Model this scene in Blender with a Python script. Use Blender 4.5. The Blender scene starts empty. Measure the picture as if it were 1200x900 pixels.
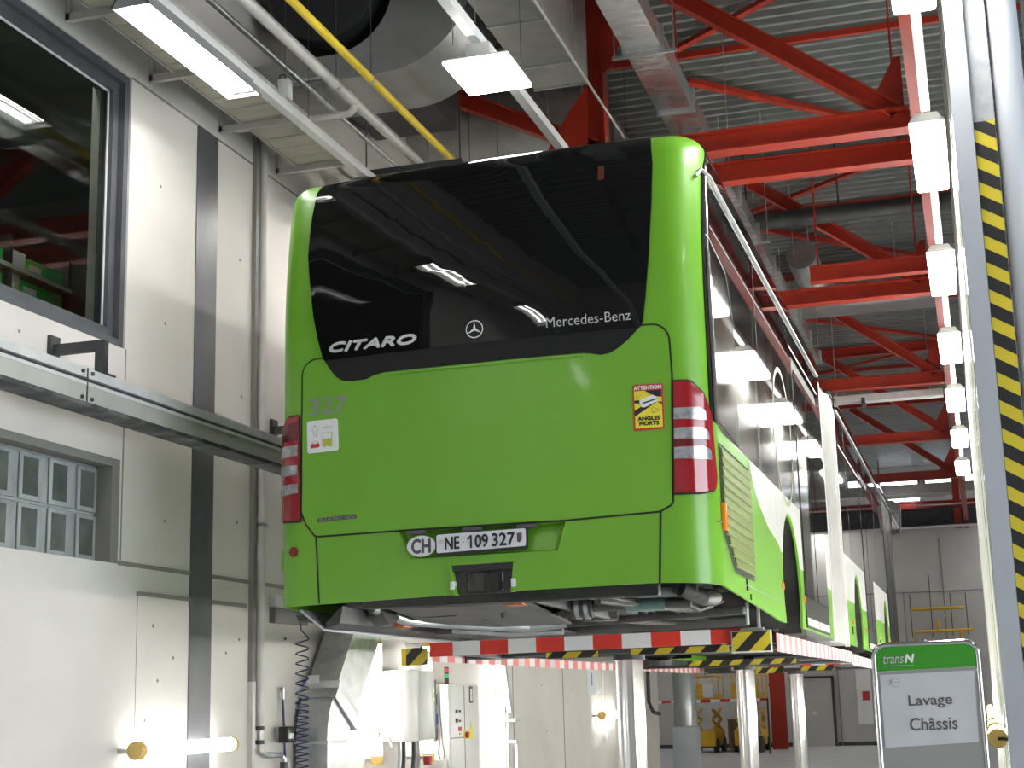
import bpy, bmesh, math, random
from mathutils import Vector, Matrix
random.seed(7)
PI = math.pi
sc = bpy.context.scene
col = sc.collection

# ------------------------------------------------------------------ camera
F = 1789.08
CAM = Vector((2.5588, -7.9731, 1.55))
YAW, PITCH, ROLL = 0.2902, 0.2058, 0.0262
cy_, sy_, cp_, sp_ = math.cos(YAW), math.sin(YAW), math.cos(PITCH), math.sin(PITCH)
fwd = Vector((-sy_ * cp_, cy_ * cp_, sp_)); rgt = Vector((cy_, sy_, 0)); dwn = fwd.cross(rgt)
cr_, sr_ = math.cos(ROLL), math.sin(ROLL)
r2 = cr_ * rgt + sr_ * dwn; d2 = -sr_ * rgt + cr_ * dwn
cd = bpy.data.cameras.new('camera'); cam = bpy.data.objects.new('camera', cd); col.objects.link(cam)
cd.sensor_width = 36; cd.lens = F / 1200 * 36; cd.clip_end = 200; cd.clip_start = .05
M = Matrix((r2, -d2, -fwd)).transposed().to_4x4(); M.translation = CAM
cam.matrix_world = M
sc.camera = cam

# ------------------------------------------------------------------ world, exposure, lamp strengths
DAY = 5.2           # daylight outside the open gate in the right wall
wd = bpy.data.worlds.new('world'); sc.world = wd; wd.use_nodes = True
wd.node_tree.nodes['Background'].inputs[0].default_value = (.86, .93, 1, 1)
wd.node_tree.nodes['Background'].inputs[1].default_value = DAY
vs = sc.view_settings
vs.view_transform = 'Standard'; vs.look = 'None'; vs.gamma = 1; vs.use_curve_mapping = False
vs.exposure = 0.68
sc.display_settings.display_device = 'sRGB'
DIFF_E = 42.0      # closed strip lights
TUBE_E = 52.0      # bare tubes of the open strip lights
WASH_E = 7.0
SIDE_E = 62.0      # protected tubes along the partition      # protected tubes on the wall

# ------------------------------------------------------------------ materials
def nm(name):
    m = bpy.data.materials.new(name); m.use_nodes = True
    return m, m.node_tree.nodes, m.node_tree.links, m.node_tree.nodes['Principled BSDF']
def plain(name, c, rough=.5, metal=0., coat=0., spec=.5):
    m, n, l, b = nm(name)
    b.inputs['Base Color'].default_value = (*c, 1); b.inputs['Roughness'].default_value = rough
    b.inputs['Metallic'].default_value = metal; b.inputs['Coat Weight'].default_value = coat
    b.inputs['Coat Roughness'].default_value = .05; b.inputs['Specular IOR Level'].default_value = spec
    return m
def noisy(name, c1, c2, scale=3., rough=.6, metal=0., detail=6., bump=0., coat=0., stretch=(1, 1, 1), lo=.3, hi=.7, bscale=None):
    m, n, l, b = nm(name)
    tc = n.new('ShaderNodeTexCoord'); mp = n.new('ShaderNodeMapping'); mp.inputs['Scale'].default_value = stretch
    t = n.new('ShaderNodeTexNoise'); t.inputs['Scale'].default_value = scale; t.inputs['Detail'].default_value = detail
    r = n.new('ShaderNodeValToRGB'); r.color_ramp.elements[0].color = (*c1, 1); r.color_ramp.elements[1].color = (*c2, 1)
    r.color_ramp.elements[0].position = lo; r.color_ramp.elements[1].position = hi
    l.new(tc.outputs['Object'], mp.inputs[0]); l.new(mp.outputs[0], t.inputs['Vector']); l.new(t.outputs[0], r.inputs[0]); l.new(r.outputs[0], b.inputs['Base Color'])
    b.inputs['Roughness'].default_value = rough; b.inputs['Metallic'].default_value = metal
    b.inputs['Coat Weight'].default_value = coat; b.inputs['Coat Roughness'].default_value = .06
    if bump:
        t2 = n.new('ShaderNodeTexNoise'); t2.inputs['Scale'].default_value = bscale or scale * 3; t2.inputs['Detail'].default_value = 2
        l.new(mp.outputs[0], t2.inputs['Vector'])
        bp = n.new('ShaderNodeBump'); bp.inputs['Strength'].default_value = bump; bp.inputs['Distance'].default_value = .02
        l.new(t2.outputs[0], bp.inputs['Height']); l.new(bp.outputs[0], b.inputs['Normal'])
    return m
def stripes(name, vec, pitch, ca, cb, rough=.45, duty=.5, off=0., trans=0.):
    m, n, l, b = nm(name)
    tc = n.new('ShaderNodeTexCoord'); d = n.new('ShaderNodeVectorMath'); d.operation = 'DOT_PRODUCT'
    d.inputs[1].default_value = Vector(vec).normalized()
    a = n.new('ShaderNodeMath'); a.operation = 'MULTIPLY_ADD'; a.inputs[1].default_value = 1 / pitch; a.inputs[2].default_value = off
    f = n.new('ShaderNodeMath'); f.operation = 'FRACT'
    g = n.new('ShaderNodeMath'); g.operation = 'GREATER_THAN'; g.inputs[1].default_value = duty
    x = n.new('ShaderNodeMix'); x.data_type = 'RGBA'; x.inputs[6].default_value = (*ca, 1); x.inputs[7].default_value = (*cb, 1)
    l.new(tc.outputs['Object'], d.inputs[0]); l.new(d.outputs['Value'], a.inputs[0]); l.new(a.outputs[0], f.inputs[0]); l.new(f.outputs[0], g.inputs[0])
    l.new(g.outputs[0], x.inputs[0]); l.new(x.outputs[2], b.inputs['Base Color']); b.inputs['Roughness'].default_value = rough
    return m
def glow(name, c, e):
    m, n, l, b = nm(name)
    b.inputs['Base Color'].default_value = (.8, .8, .8, 1)
    b.inputs['Emission Color'].default_value = (*c, 1); b.inputs['Emission Strength'].default_value = e
    return m
def glass(name, tint, t=.8, rough=.02):
    m, n, l, b = nm(name)
    tr = n.new('ShaderNodeBsdfTransparent'); tr.inputs[0].default_value = (*tint, 1)
    gl = n.new('ShaderNodeBsdfGlossy'); gl.inputs['Roughness'].default_value = rough
    lw = n.new('ShaderNodeLayerWeight'); lw.inputs[0].default_value = .5
    pw = n.new('ShaderNodeMath'); pw.operation = 'POWER'; pw.inputs[1].default_value = 5
    fr = n.new('ShaderNodeMath'); fr.operation = 'MULTIPLY_ADD'; fr.inputs[1].default_value = .95; fr.inputs[2].default_value = .035
    l.new(lw.outputs['Facing'], pw.inputs[0]); l.new(pw.outputs[0], fr.inputs[0])
    mx = n.new('ShaderNodeMixShader')
    l.new(fr.outputs[0], mx.inputs[0]); l.new(tr.outputs[0], mx.inputs[1]); l.new(gl.outputs[0], mx.inputs[2])
    l.new(mx.outputs[0], n['Material Output'].inputs[0])
    return m
YEL, BLK = (.50, .40, .022), (.012, .012, .012)
RED, WHT = (.62, .035, .02), (.78, .78, .78)
MAT = {}
MAT['concrete'] = noisy('concrete', (.585, .555, .515), (.665, .635, .595), 1.3, .75, bump=.08, bscale=14)
MAT['concrete_far'] = noisy('grey concrete', (.42, .42, .405), (.49, .49, .47), .8, .8)
MAT['floor'] = noisy('sealed floor', (.42, .44, .46), (.52, .54, .55), .6, .32, stretch=(1, 3, 1))
MAT['deck'] = noisy('galvanised deck', (.20, .21, .20), (.26, .27, .255), 2, .42, .25)
MAT['groove'] = plain('joint grey', (.22, .21, .19), .8)  # even grey for wall joints and small holes
MAT['stripe'] = noisy('dark slate coating', (.055, .058, .066), (.075, .078, .088), 4, .38)
MAT['frame'] = noisy('slate window frame', (.062, .067, .074), (.085, .09, .10), 5, .45)
MAT['reveal'] = plain('grey reveal', (.19, .185, .17), .7)
MAT['alu'] = noisy('aluminium', (.62, .62, .61), (.72, .72, .71), 6, .42, .15)
MAT['alu_dull'] = noisy('dull aluminium', (.42, .41, .38), (.52, .505, .47), 5, .5, .1)
MAT['underside'] = noisy('mottled rail underside', (.05, .05, .05), (.20, .20, .195), 5, .7, stretch=(1, 1.2, 1), lo=.42, hi=.75)  # mottled dark colour for the rail underside
MAT['darksteel'] = noisy('dark steel', (.04, .042, .045), (.07, .072, .075), 6, .5, .3)
MAT['galv'] = noisy('galvanised sheet', (.42, .44, .44), (.60, .62, .62), 9, .33, .85, bump=.05)
MAT['duct'] = noisy('dull sheet metal', (.30, .305, .30), (.40, .40, .395), 4, .4, .7)
MAT['ductbright'] = noisy('bright sheet metal', (.70, .71, .71), (.82, .82, .82), 2, .22, .9, bump=.35, bscale=5, stretch=(1, 2.2, 1))
MAT['red'] = noisy('red paint', (.37, .025, .010), (.43, .033, .014), 3, .42)
MAT['white'] = plain('white enamel', (.74, .74, .72), .35)
MAT['cream'] = plain('cream enamel', (.62, .60, .55), .45)
MAT['whitepipe'] = noisy('grey white pipe', (.52, .50, .47), (.62, .60, .57), 5, .45)
MAT['yellow'] = noisy('yellow paint', (.68, .48, .02), (.80, .58, .03), 4, .4)
MAT['lifty'] = noisy('yellow orange paint', (.62, .36, .02), (.74, .44, .03), 4, .45)
MAT['tray'] = noisy('beige tray', (.46, .43, .35), (.56, .53, .44), 3, .7, stretch=(1, 3, 1))
MAT['black'] = plain('black rubber', (.012, .012, .012), .6)
MAT['blackgloss'] = plain('black plastic', (.015, .015, .016), .3)
MAT['glow'] = glow('lit diffuser', (1, .985, .95), DIFF_E)
MAT['tube'] = glow('lit tube', (1, .985, .95), TUBE_E)
MAT['washglow'] = glow('lit protected tube', (1, .98, .94), WASH_E)
MAT['sideglow'] = glow('lit partition tube', (1, .98, .94), SIDE_E)
MAT['sky'] = glow('daylight glass', (.82, .88, 1), 5)
MAT['green'] = noisy('lime green paint', (.125, .335, .016), (.135, .355, .019), 2, .36, coat=.15)
MAT['buswhite'] = noisy('white paint', (.70, .71, .70), (.74, .75, .74), 2, .32, coat=.3)
MAT['louvre'] = noisy('dirty green paint', (.115, .15, .036), (.16, .205, .05), 12, .5)
MAT['busglass'] = plain('dark tinted glass', (.006, .006, .006), .018, 0, .0, .28)
MAT['busblack'] = plain('satin black panel', (.012, .012, .012), .55, spec=.2)
MAT['reflector'] = plain('grey lamp reflector', (.32, .32, .32), .5)
MAT['doorrubber'] = plain('matt black door', (.014, .015, .016), .5, spec=.25)
MAT['busgrey'] = plain('dark grey gloss panel', (.020, .020, .019), .03, spec=.3)
MAT['seam'] = plain('seam black', (.008, .012, .004), .7)
MAT['taillight'] = plain('red lens', (.26, .006, .012), .12, 0, .6)
MAT['tailclear'] = noisy('clear lens', (.24, .24, .25), (.50, .50, .51), 28, .12, .5)
MAT['taildark'] = plain('dark red lens', (.10, .004, .006), .15, 0, .6)
MAT['silver'] = plain('silver lettering', (.62, .62, .62), .35, .3)
MAT['greyletter'] = plain('grey lettering', (.21, .25, .20), .6)
MAT['darkgrey'] = plain('dark grey', (.07, .07, .07), .5)
MAT['paper'] = plain('white vinyl', (.68, .69, .70), .45)
MAT['plate'] = plain('plate white', (.62, .63, .65), .4)
MAT['ink'] = plain('black ink', (.015, .015, .017), .5)
MAT['sticker_yellow'] = plain('yellow vinyl', (.72, .62, .04), .45)
MAT['sticker_red'] = plain('red vinyl', (.45, .03, .03), .45)
MAT['olive'] = plain('olive print', (.40, .42, .06), .5)
MAT['orange'] = plain('amber lens', (.75, .22, .02), .25)
MAT['dirt'] = noisy('grimy metal', (.022, .021, .020), (.085, .08, .076), 7, .55, .35, lo=.35, hi=.75)
MAT['dirtlight'] = noisy('dusty grey sheet', (.055, .053, .051), (.10, .096, .093), 5, .55, .2)
MAT['grime'] = noisy('oily black', (.010, .010, .010), (.035, .034, .032), 5, .45)
MAT['chrome'] = plain('chrome', (.55, .55, .56), .13, 1.)
MAT['piston'] = plain('polished piston steel', (.70, .70, .71), .16, 1.)
MAT['rubbergrey'] = noisy('pale grey bellows fabric', (.33, .33, .32), (.38, .38, .37), 4, .6)
MAT['rust'] = plain('rusty orange', (.42, .14, .07), .7)
MAT['teal'] = plain('teal coupling', (.14, .22, .20), .5, .3)
MAT['gold'] = noisy('amber cap', (.62, .40, .10), (.72, .50, .16), 20, .5)
MAT['hazard'] = stripes('hazard diagonal XZ', (-1, 0, 1), .16, BLK, YEL)
MAT['hazard_post'] = stripes('hazard diagonal post', (.75, 0, 1), .152, BLK, YEL, duty=.52)
MAT['hazard_plate'] = stripes('hazard plate diagonal', (-1, 0, 1), .13, BLK, YEL)
MAT['beamstripe'] = stripes('red white beam', (1, 0, 0), .40, RED, WHT, off=.875)
MAT['tape'] = stripes('red white tape', (0, 1, 0), .34, (.70, .16, .16), WHT)
MAT['greensign'] = plain('sign green', (.030, .235, .012), .4)
MAT['signpaper'] = noisy('pale poster', (.42, .43, .45), (.47, .48, .50), 6, .5)
MAT['signgrey'] = plain('sign grey', (.24, .245, .235), .45)
MAT['blue'] = plain('blue cap', (.02, .12, .5), .4)
MAT['hose'] = plain('dark blue hose', (.02, .025, .12), .4)
MAT['greenlamp'] = plain('green lamp', (.02, .35, .10), .3)
MAT['redlamp'] = plain('red lamp', (.4, .02, .03), .3)
MAT['binder'] = noisy('green box', (.03, .42, .08), (.05, .50, .11), 3, .5)
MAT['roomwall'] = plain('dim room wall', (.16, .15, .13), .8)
MAT['card'] = noisy('brown parcels', (.34, .25, .16), (.60, .52, .40), 6, .8)
MAT['winglass'] = glass('window glass', (.78, .84, .80))
MAT['partition'] = noisy('pale partition sheet', (.55, .56, .50), (.62, .63, .58), 1, .16)
MAT['bluewhite'] = noisy('pale blue grey coating', (.36, .385, .42), (.41, .435, .47), 2, .5)
MAT['postgrey'] = noisy('pale grey post', (.30, .315, .345), (.34, .35, .38), 3, .5)
MAT['glassblock'] = noisy('glass block', (.28, .30, .30), (.44, .47, .47), 2.5, .12, 0, stretch=(1, 3, 1))
MAT['blockdark'] = noisy('glass block centre', (.07, .085, .075), (.15, .165, .15), 3.5, .1)
MAT['mortar'] = plain('pale mortar', (.42, .43, .42), .6)
MAT['mirror'] = plain('mirror glass', (.5, .5, .5), .03, 1.)

# ------------------------------------------------------------------ mesh helpers
class MB:
    def __init__(s): s.bm = bmesh.new()
    def box(s, x0, x1, y0, y1, z0, z1):
        v = [s.bm.verts.new((x, y, z)) for x in (x0, x1) for y in (y0, y1) for z in (z0, z1)]
        for f in ((0, 1, 3, 2), (4, 6, 7, 5), (0, 4, 5, 1), (2, 3, 7, 6), (0, 2, 6, 4), (1, 5, 7, 3)):
            s.bm.faces.new([v[i] for i in f])
        return s
    def bar(s, a, b, w, h, up=(0, 0, 1)):
        a, b = Vector(a), Vector(b); d = (b - a).normalized(); u = Vector(up)
        x = d.cross(u).normalized(); u = x.cross(d)
        q = [(-w / 2, -h / 2), (w / 2, -h / 2), (w / 2, h / 2), (-w / 2, h / 2)]
        return s.sweepsec([a, b], x, u, q)
    def sweepsec(s, pts, x, u, sec):
        rings = [[s.bm.verts.new(p + x * i + u * j) for i, j in sec] for p in pts]
        n = len(sec)
        for r0, r1 in zip(rings, rings[1:]):
            for k in range(n): s.bm.faces.new((r0[k], r0[(k + 1) % n], r1[(k + 1) % n], r1[k]))
        s.bm.faces.new(rings[0][::-1]); s.bm.faces.new(rings[-1])
        return s
    def ibeam(s, a, b, w, h, t=.018, up=(0, 0, 1)):
        a, b = Vector(a), Vector(b); d = (b - a).normalized(); u = Vector(up)
        x = d.cross(u).normalized(); u = x.cross(d)
        W, H = w / 2, h / 2
        sec = [(-W, -H), (W, -H), (W, -H + t), (t / 2, -H + t), (t / 2, H - t), (W, H - t), (W, H), (-W, H), (-W, H - t), (-t / 2, H - t), (-t / 2, -H + t), (-W, -H + t)]
        return s.sweepsec([a, b], x, u, sec)
    def tube(s, path, r, n=10, caps=True):
        P = [Vector(p) for p in path]; rings = []; prev = None
        for i, p in enumerate(P):
            d = (P[min(i + 1, len(P) - 1)] - P[max(i - 1, 0)]).normalized()
            if prev is None:
                u = Vector((0, 0, 1)) if abs(d.z) < .9 else Vector((1, 0, 0))
                x = d.cross(u).normalized()
            else: x = (prev - d * prev.dot(d)).normalized()
            prev = x; y = d.cross(x)
            rr = r[i] if isinstance(r, (list, tuple)) else r
            rings.append([s.bm.verts.new(p + (x * math.cos(2 * PI * k / n) + y * math.sin(2 * PI * k / n)) * rr) for k in range(n)])
        for r0, r1 in zip(rings, rings[1:]):
            for k in range(n): s.bm.faces.new((r0[k], r0[(k + 1) % n], r1[(k + 1) % n], r1[k]))
        if caps: s.bm.faces.new(rings[0][::-1]); s.bm.faces.new(rings[-1])
        return s
    def cyl(s, a, b, r, n=16): return s.tube([a, b], r, n)
    def prism(s, pts, axis, a, b):
        def P(u, v, w): return {'x': (w, u, v), 'y': (u, w, v), 'z': (u, v, w)}[axis]
        A = [s.bm.verts.new(P(u, v, a)) for u, v in pts]; B = [s.bm.verts.new(P(u, v, b)) for u, v in pts]
        n = len(pts)
        for k in range(n): s.bm.faces.new((A[k], A[(k + 1) % n], B[(k + 1) % n], B[k]))
        s.bm.faces.new(A[::-1]); s.bm.faces.new(B)
        return s
    def sphere(s, c, r, n=12, sc=(1, 1, 1)):
        bmesh.ops.create_uvsphere(s.bm, u_segments=n, v_segments=max(6, n // 2), radius=r, matrix=Matrix.Translation(c) @ Matrix.Diagonal((*sc, 1)))
        return s
    def build(s, name, mat, parent=None, bevel=0, smooth=True, normals=True):
        if normals: bmesh.ops.recalc_face_normals(s.bm, faces=s.bm.faces[:])
        if bevel: bmesh.ops.bevel(s.bm, geom=[e for e in s.bm.edges if e.is_manifold and e.calc_face_angle(0) > .6], offset=bevel, segments=2, affect='EDGES', profile=.5)
        r = root_loc(parent)
        bmesh.ops.translate(s.bm, vec=-r, verts=s.bm.verts[:])
        me = bpy.data.meshes.new(name); s.bm.to_mesh(me); s.bm.free()
        if smooth:
            for p in me.polygons: p.use_smooth = True
            me.set_sharp_from_angle(angle=math.radians(32))
        o = bpy.data.objects.new(name, me); col.objects.link(o)
        me.materials.append(MAT[mat] if isinstance(mat, str) else mat)
        if parent: o.parent = parent
        return o
def root_loc(o):
    v = Vector((0, 0, 0))
    while o: v += o.location; o = o.parent
    return v
def thing(name, label, cat, loc, group=None):
    o = bpy.data.objects.new(name, None); col.objects.link(o); o.location = loc; o.empty_display_size = .1
    o['label'] = label; o['category'] = cat
    if group: o['group'] = group
    return o
def tag(o, label, cat, group=None, kind=None):
    o['label'] = label; o['category'] = cat
    if group: o['group'] = group
    return o
def struct(o): o['kind'] = 'structure'; return o
def copy_tree(o, parent=None):
    c = o.copy(); col.objects.link(c); c.parent = parent
    for ch in list(o.children): copy_tree(ch, c)
    return c
_txt = {}
def text2d(body, shear=0.):
    key = (body, shear)
    if key not in _txt:
        cu = bpy.data.curves.new('t', 'FONT'); cu.body = body; cu.shear = shear; cu.size = 1; cu.resolution_u = 3
        o = bpy.data.objects.new('t', cu); col.objects.link(o)
        bpy.context.view_layer.update()
        me = bpy.data.meshes.new_from_object(o.evaluated_get(bpy.context.evaluated_depsgraph_get()))
        vs_ = [(v.co.x, v.co.y) for v in me.vertices]; fs = [tuple(p.vertices) for p in me.polygons]
        bpy.data.objects.remove(o); bpy.data.curves.remove(cu); bpy.data.meshes.remove(me)
        _txt[key] = (vs_, fs)
    return _txt[key]
def lettering(name, body, u0, u1, v0, v1, mapf, mat, parent, off=.003, shear=0., bold=0.):
    """text fitted to the box u0..u1, v0..v1 and laid on mapf(u, v, off)"""
    vs_, fs = text2d(body, shear)
    xs = [p[0] for p in vs_]; ys = [p[1] for p in vs_]
    ax, ay = min(xs), min(ys); kx = (u1 - u0) / (max(xs) - ax); ky = (v1 - v0) / (max(ys) - ay)
    m = MB()
    copies = [(0, 0, 0)] if not bold else [(-bold, 0, 0), (bold, 0, .0003), (0, bold, .0006), (0, -bold, .0009)]
    for dx, dy, do in copies:
        V = [m.bm.verts.new(mapf(u0 + (x - ax) * kx + dx, v0 + (y - ay) * ky + dy, off + do)) for x, y in vs_]
        for f in fs:
            try: m.bm.faces.new([V[i] for i in f])
            except ValueError: pass
    return m.build(name, mat, parent, smooth=False, normals=False)
def rpoly(pts):
    """points (u, v[, radius]) -> outline with rounded corners"""
    out = []; n = len(pts)
    for i, p in enumerate(pts):
        if len(p) < 3 or p[2] == 0: out.append(p[:2]); continue
        a = Vector(pts[i - 1][:2]); b = Vector(p[:2]); c = Vector(pts[(i + 1) % n][:2]); r = p[2]
        d1 = (a - b).normalized(); d2_ = (c - b).normalized(); ang = d1.angle(d2_)
        t = r / math.tan(ang / 2); ce = b + (d1 + d2_).normalized() * (r / math.sin(ang / 2))
        s = b + d1 * t - ce; e = b + d2_ * t - ce
        a0 = math.atan2(s.y, s.x); a1 = math.atan2(e.y, e.x); da = (a1 - a0 + PI) % (2 * PI) - PI
        for k in range(7):
            an = a0 + da * k / 6; out.append((ce.x + r * math.cos(an), ce.y + r * math.sin(an)))
    return out
def patch(mapf, pts, off, thick, us=(), vs=()):
    """a sheet with the outline pts laid on the surface mapf, off outside it, thick deep"""
    m = MB(); bm = m.bm
    V = [bm.verts.new((u, v, 0)) for u, v in pts]
    E_ = [bm.edges.new((V[i], V[(i + 1) % len(V)])) for i in range(len(V))]
    bmesh.ops.triangle_fill(bm, edges=E_, use_beauty=True)
    lo = [min(p[i] for p in pts) for i in (0, 1)]; hi = [max(p[i] for p in pts) for i in (0, 1)]
    for i, cuts in ((0, us), (1, vs)):
        for c in cuts:
            if lo[i] + 1e-4 < c < hi[i] - 1e-4:
                no = [0, 0, 0]; no[i] = 1; co = [0, 0, 0]; co[i] = c
                bmesh.ops.bisect_plane(bm, geom=bm.verts[:] + bm.edges[:] + bm.faces[:], plane_co=co, plane_no=no, dist=1e-6)
    bmesh.ops.recalc_face_normals(bm, faces=bm.faces[:])
    if thick:
        r = bmesh.ops.extrude_face_region(bm, geom=bm.faces[:])
        for v in r['geom']:
            if isinstance(v, bmesh.types.BMVert): v.co.z = 1
    else:
        for v in bm.verts: v.co.z = 1
    for v in bm.verts:
        v.co = Vector(mapf(v.co.x, v.co.y, off if v.co.z > .5 else off - thick))
    return m
def ribbon(mapf, path, w, off, step=.04):
    P = []
    for a, b in zip(path, path[1:]):
        n = max(1, int(math.hypot(b[0] - a[0], b[1] - a[1]) / step))
        for k in range(n): P.append((a[0] + (b[0] - a[0]) * k / n, a[1] + (b[1] - a[1]) * k / n))
    P.append(path[-1]); m = MB(); prev = None
    for i, p in enumerate(P):
        q0, q1 = P[max(i - 1, 0)], P[min(i + 1, len(P) - 1)]
        d = Vector((q1[0] - q0[0], q1[1] - q0[1])).normalized(); nx, ny = -d.y * w / 2, d.x * w / 2
        cur = [m.bm.verts.new(mapf(p[0] + nx, p[1] + ny, off)), m.bm.verts.new(mapf(p[0] - nx, p[1] - ny, off))]
        if prev: m.bm.faces.new((prev[0], prev[1], cur[1], cur[0]))
        prev = cur
    return m
def frange(a, b, s):
    out = []; x = a
    while x < b - 1e-9: out.append(x); x += s
    return out
def arc(c, r, a0, a1, n=10): return [(c[0] + r * math.cos(math.radians(a0 + (a1 - a0) * k / n)), c[1] + r * math.sin(math.radians(a0 + (a1 - a0) * k / n))) for k in range(n + 1)]

# ================================================================== SETTING
ZC = 8.45
XW = -2.6
struct(MB().box(-16, 10, -14, 42, -.2, 0).build('floor', 'floor', smooth=False))
# ceiling: corrugated deck, ribs across the hall
def deck():
    m = MB(); prof = []; y = -14.
    while y < 41.9:
        prof += [(y, ZC + .10), (y + .12, ZC + .10), (y + .135, ZC), (y + .195, ZC)]; y += .21
    prof.append((y, ZC + .10))
    prev = None
    for (yy, zz) in prof:
        cur = (m.bm.verts.new((-16, yy, zz)), m.bm.verts.new((10, yy, zz)))
        if prev: m.bm.faces.new((prev[0], cur[0], cur[1], prev[1]))
        prev = cur
    return m
struct(deck().build('ceiling', 'deck', smooth=False, normals=False))
# left wall with its two openings
YE = 17.2
wl = MB()
wl.box(XW - .3, XW, -14, YE, 0, 2.47)
wl.box(XW - .3, XW, .53, YE, 2.47, 3.13); wl.box(XW - .3, XW, -14, -2.9, 2.47, 3.13)
wl.box(XW - .3, XW, -14, YE, 3.13, 3.86)
wl.box(XW - .3, XW, .545, YE, 3.86, 5.735); wl.box(XW - .3, XW, -14, -4.5, 3.86, 5.735)
wl.box(XW - .3, XW, -14, YE, 5.735, ZC + .07)
struct(wl.build('wall_left', 'concrete', smooth=False))
struct(MB().box(-16, 10, 41, 41.3, 0, ZC + .10).build('wall_back', 'concrete_far', smooth=False))
struct(MB().box(-16.2, -16, YE, 41.3, 0, ZC + .10).box(-16, XW - .3, YE - .3, YE, 0, ZC + .10).build('wall_side', 'concrete_far', smooth=False))
struct(MB().box(-2.9, 10, -14.2, -14, 0, ZC + .10).build('wall_front', 'concrete', smooth=False))
struct(MB().box(10, 10.2, -.5, 41.3, 0, ZC + .10).box(10, 10.2, -14, -8, 0, ZC + .10).box(10, 10.2, -8, -.5, 5.0, ZC + .10).build('wall_right', 'concrete_far', smooth=False))
pl = bpy.data.lights.new('gate_portal', 'AREA'); pl.shape = 'RECTANGLE'; pl.size = 7.5; pl.size_y = 5.0
pl.cycles.is_portal = True
po = bpy.data.objects.new('gate_portal', pl); col.objects.link(po); po.location = (10.1, -4.25, 2.5)
po.rotation_euler = Vector((-1, 0, 0)).to_track_quat('-Z', 'Z').to_euler()
# joints and the dark strip
tr = MB()
tr.box(XW, XW + .004, .545, 14, 5.73, 5.745)
struct(tr.build('trim_1', 'groove', smooth=False))
struct(MB().box(XW, XW + .008, 1.455, 1.765, 0, 5.735).build('trim_2', 'stripe', smooth=False))
struct(MB().box(XW, XW + .006, .53, 1.455, 2.462, 2.49).box(XW, XW + .006, 1.765, 3.2, 2.462, 2.49).box(XW, XW + .012, .76, 1.455, 2.285, 2.312).box(XW, XW + .012, 1.765, 2.3, 2.285, 2.312).build('trim_3', 'groove', smooth=False))
struct(MB().box(XW, XW + .003, .55, .562, 2.49, 3.86).box(XW, XW + .002, .775, .779, 0, 2.285).box(XW, XW + .004, 9.0, 9.02, 0, ZC).box(XW, XW + .004, 11.2, 11.22, 0, ZC).build('trim_4', 'groove', smooth=False))
h = MB()
for (y, z) in ((.95, 5.1), (1.05, 4.15), (1.1, 2.8), (.98, 2.1), (1.05, 1.75), (1.25, 1.9), (2.2, 3.85), (2.15, 4.9), (2.2, 2.05), (2.0, 1.95), (-.6, 3.72), (.3, 3.66), (2.9, 1.7), (10.2, 1.75), (10.4, 1.2), (11.6, 1.7), (.9, 1.5), (2.15, 2.9)):
    h.cyl((XW, y, z), (XW + .003, y, z), .011, 8)
struct(h.build('trim_5', 'groove'))
# window_1: big fixed window in the upper wall
w1 = MB()
Y0, Y1, Z0, Z1 = -4.5, .545, 3.86, 5.735
for x0, x1, t in ((XW - .10, XW - .015, .055), (XW - .16, XW - .06, .125)):
    w1.box(x0, x1, Y0, Y1, Z0, Z0 + t); w1.box(x0, x1, Y0, Y1, Z1 - t, Z1); w1.box(x0, x1, Y1 - t, Y1, Z0 + t, Z1 - t); w1.box(x0, x1, Y0, Y0 + t, Z0 + t, Z1 - t)
wf = struct(w1.build('window_1', 'frame', smooth=False))
g = MB().box(XW - .115, XW - .10, Y0 + .12, Y1 - .12, Z0 + .12, Z1 - .12).build('pane', 'winglass', wf, smooth=False)
MB().box(XW - .098, XW - .09, Y1 - .14, Y1 - .122, Z0 + .12, Z1 - .12).box(XW - .098, XW - .09, Y0 + .12, Y1 - .12, Z1 - .14, Z1 - .122).build('glazing_bead', 'alu', wf, smooth=False)
# the room behind it
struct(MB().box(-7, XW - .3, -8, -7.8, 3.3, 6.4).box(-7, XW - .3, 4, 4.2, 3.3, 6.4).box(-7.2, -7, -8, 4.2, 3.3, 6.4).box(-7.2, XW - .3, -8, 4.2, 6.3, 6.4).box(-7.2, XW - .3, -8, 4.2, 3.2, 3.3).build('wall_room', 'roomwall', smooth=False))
# window_2: glass blocks, two rows
w2 = MB().box(XW - .2, XW - .13, -2.9, .53, 2.47, 3.13)
w2f = struct(w2.build('window_2', 'mortar', smooth=False))
b1, b2 = MB(), MB()
for r in range(2):
    for k in range(11):
        y1 = .515 - k * .302; z0 = 2.485 + r * .30
        b1.box(XW - .128, XW - .112, y1 - .285, y1, z0, z0 + .283)
        b2.box(XW - .1125, XW - .1095, y1 - .285 + .03, y1 - .105, z0 + .03, z0 + .255)
b1.build('glass_blocks', 'glassblock', w2f, bevel=.01); b2.build('block_centres', 'blockdark', w2f, smooth=False)
MB().box(XW - .11, XW - .002, .44, .528, 2.47, 3.13).box(XW - .11, XW - .002, -2.9, .44, 3.08, 3.13).build('lintel', 'reveal', w2f, smooth=False)
# partition on the right, its end post
XP = 2.648
pt = MB().box(XP + .012, XP + .05, .62, 18.5, 0, 7.4)
for y in frange(2.5, 18.5, 2.0): pt.box(XP, XP + .012, y, y + .05, 0, 7.4)
struct(pt.build('wall_partition', 'partition', smooth=False))

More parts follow.
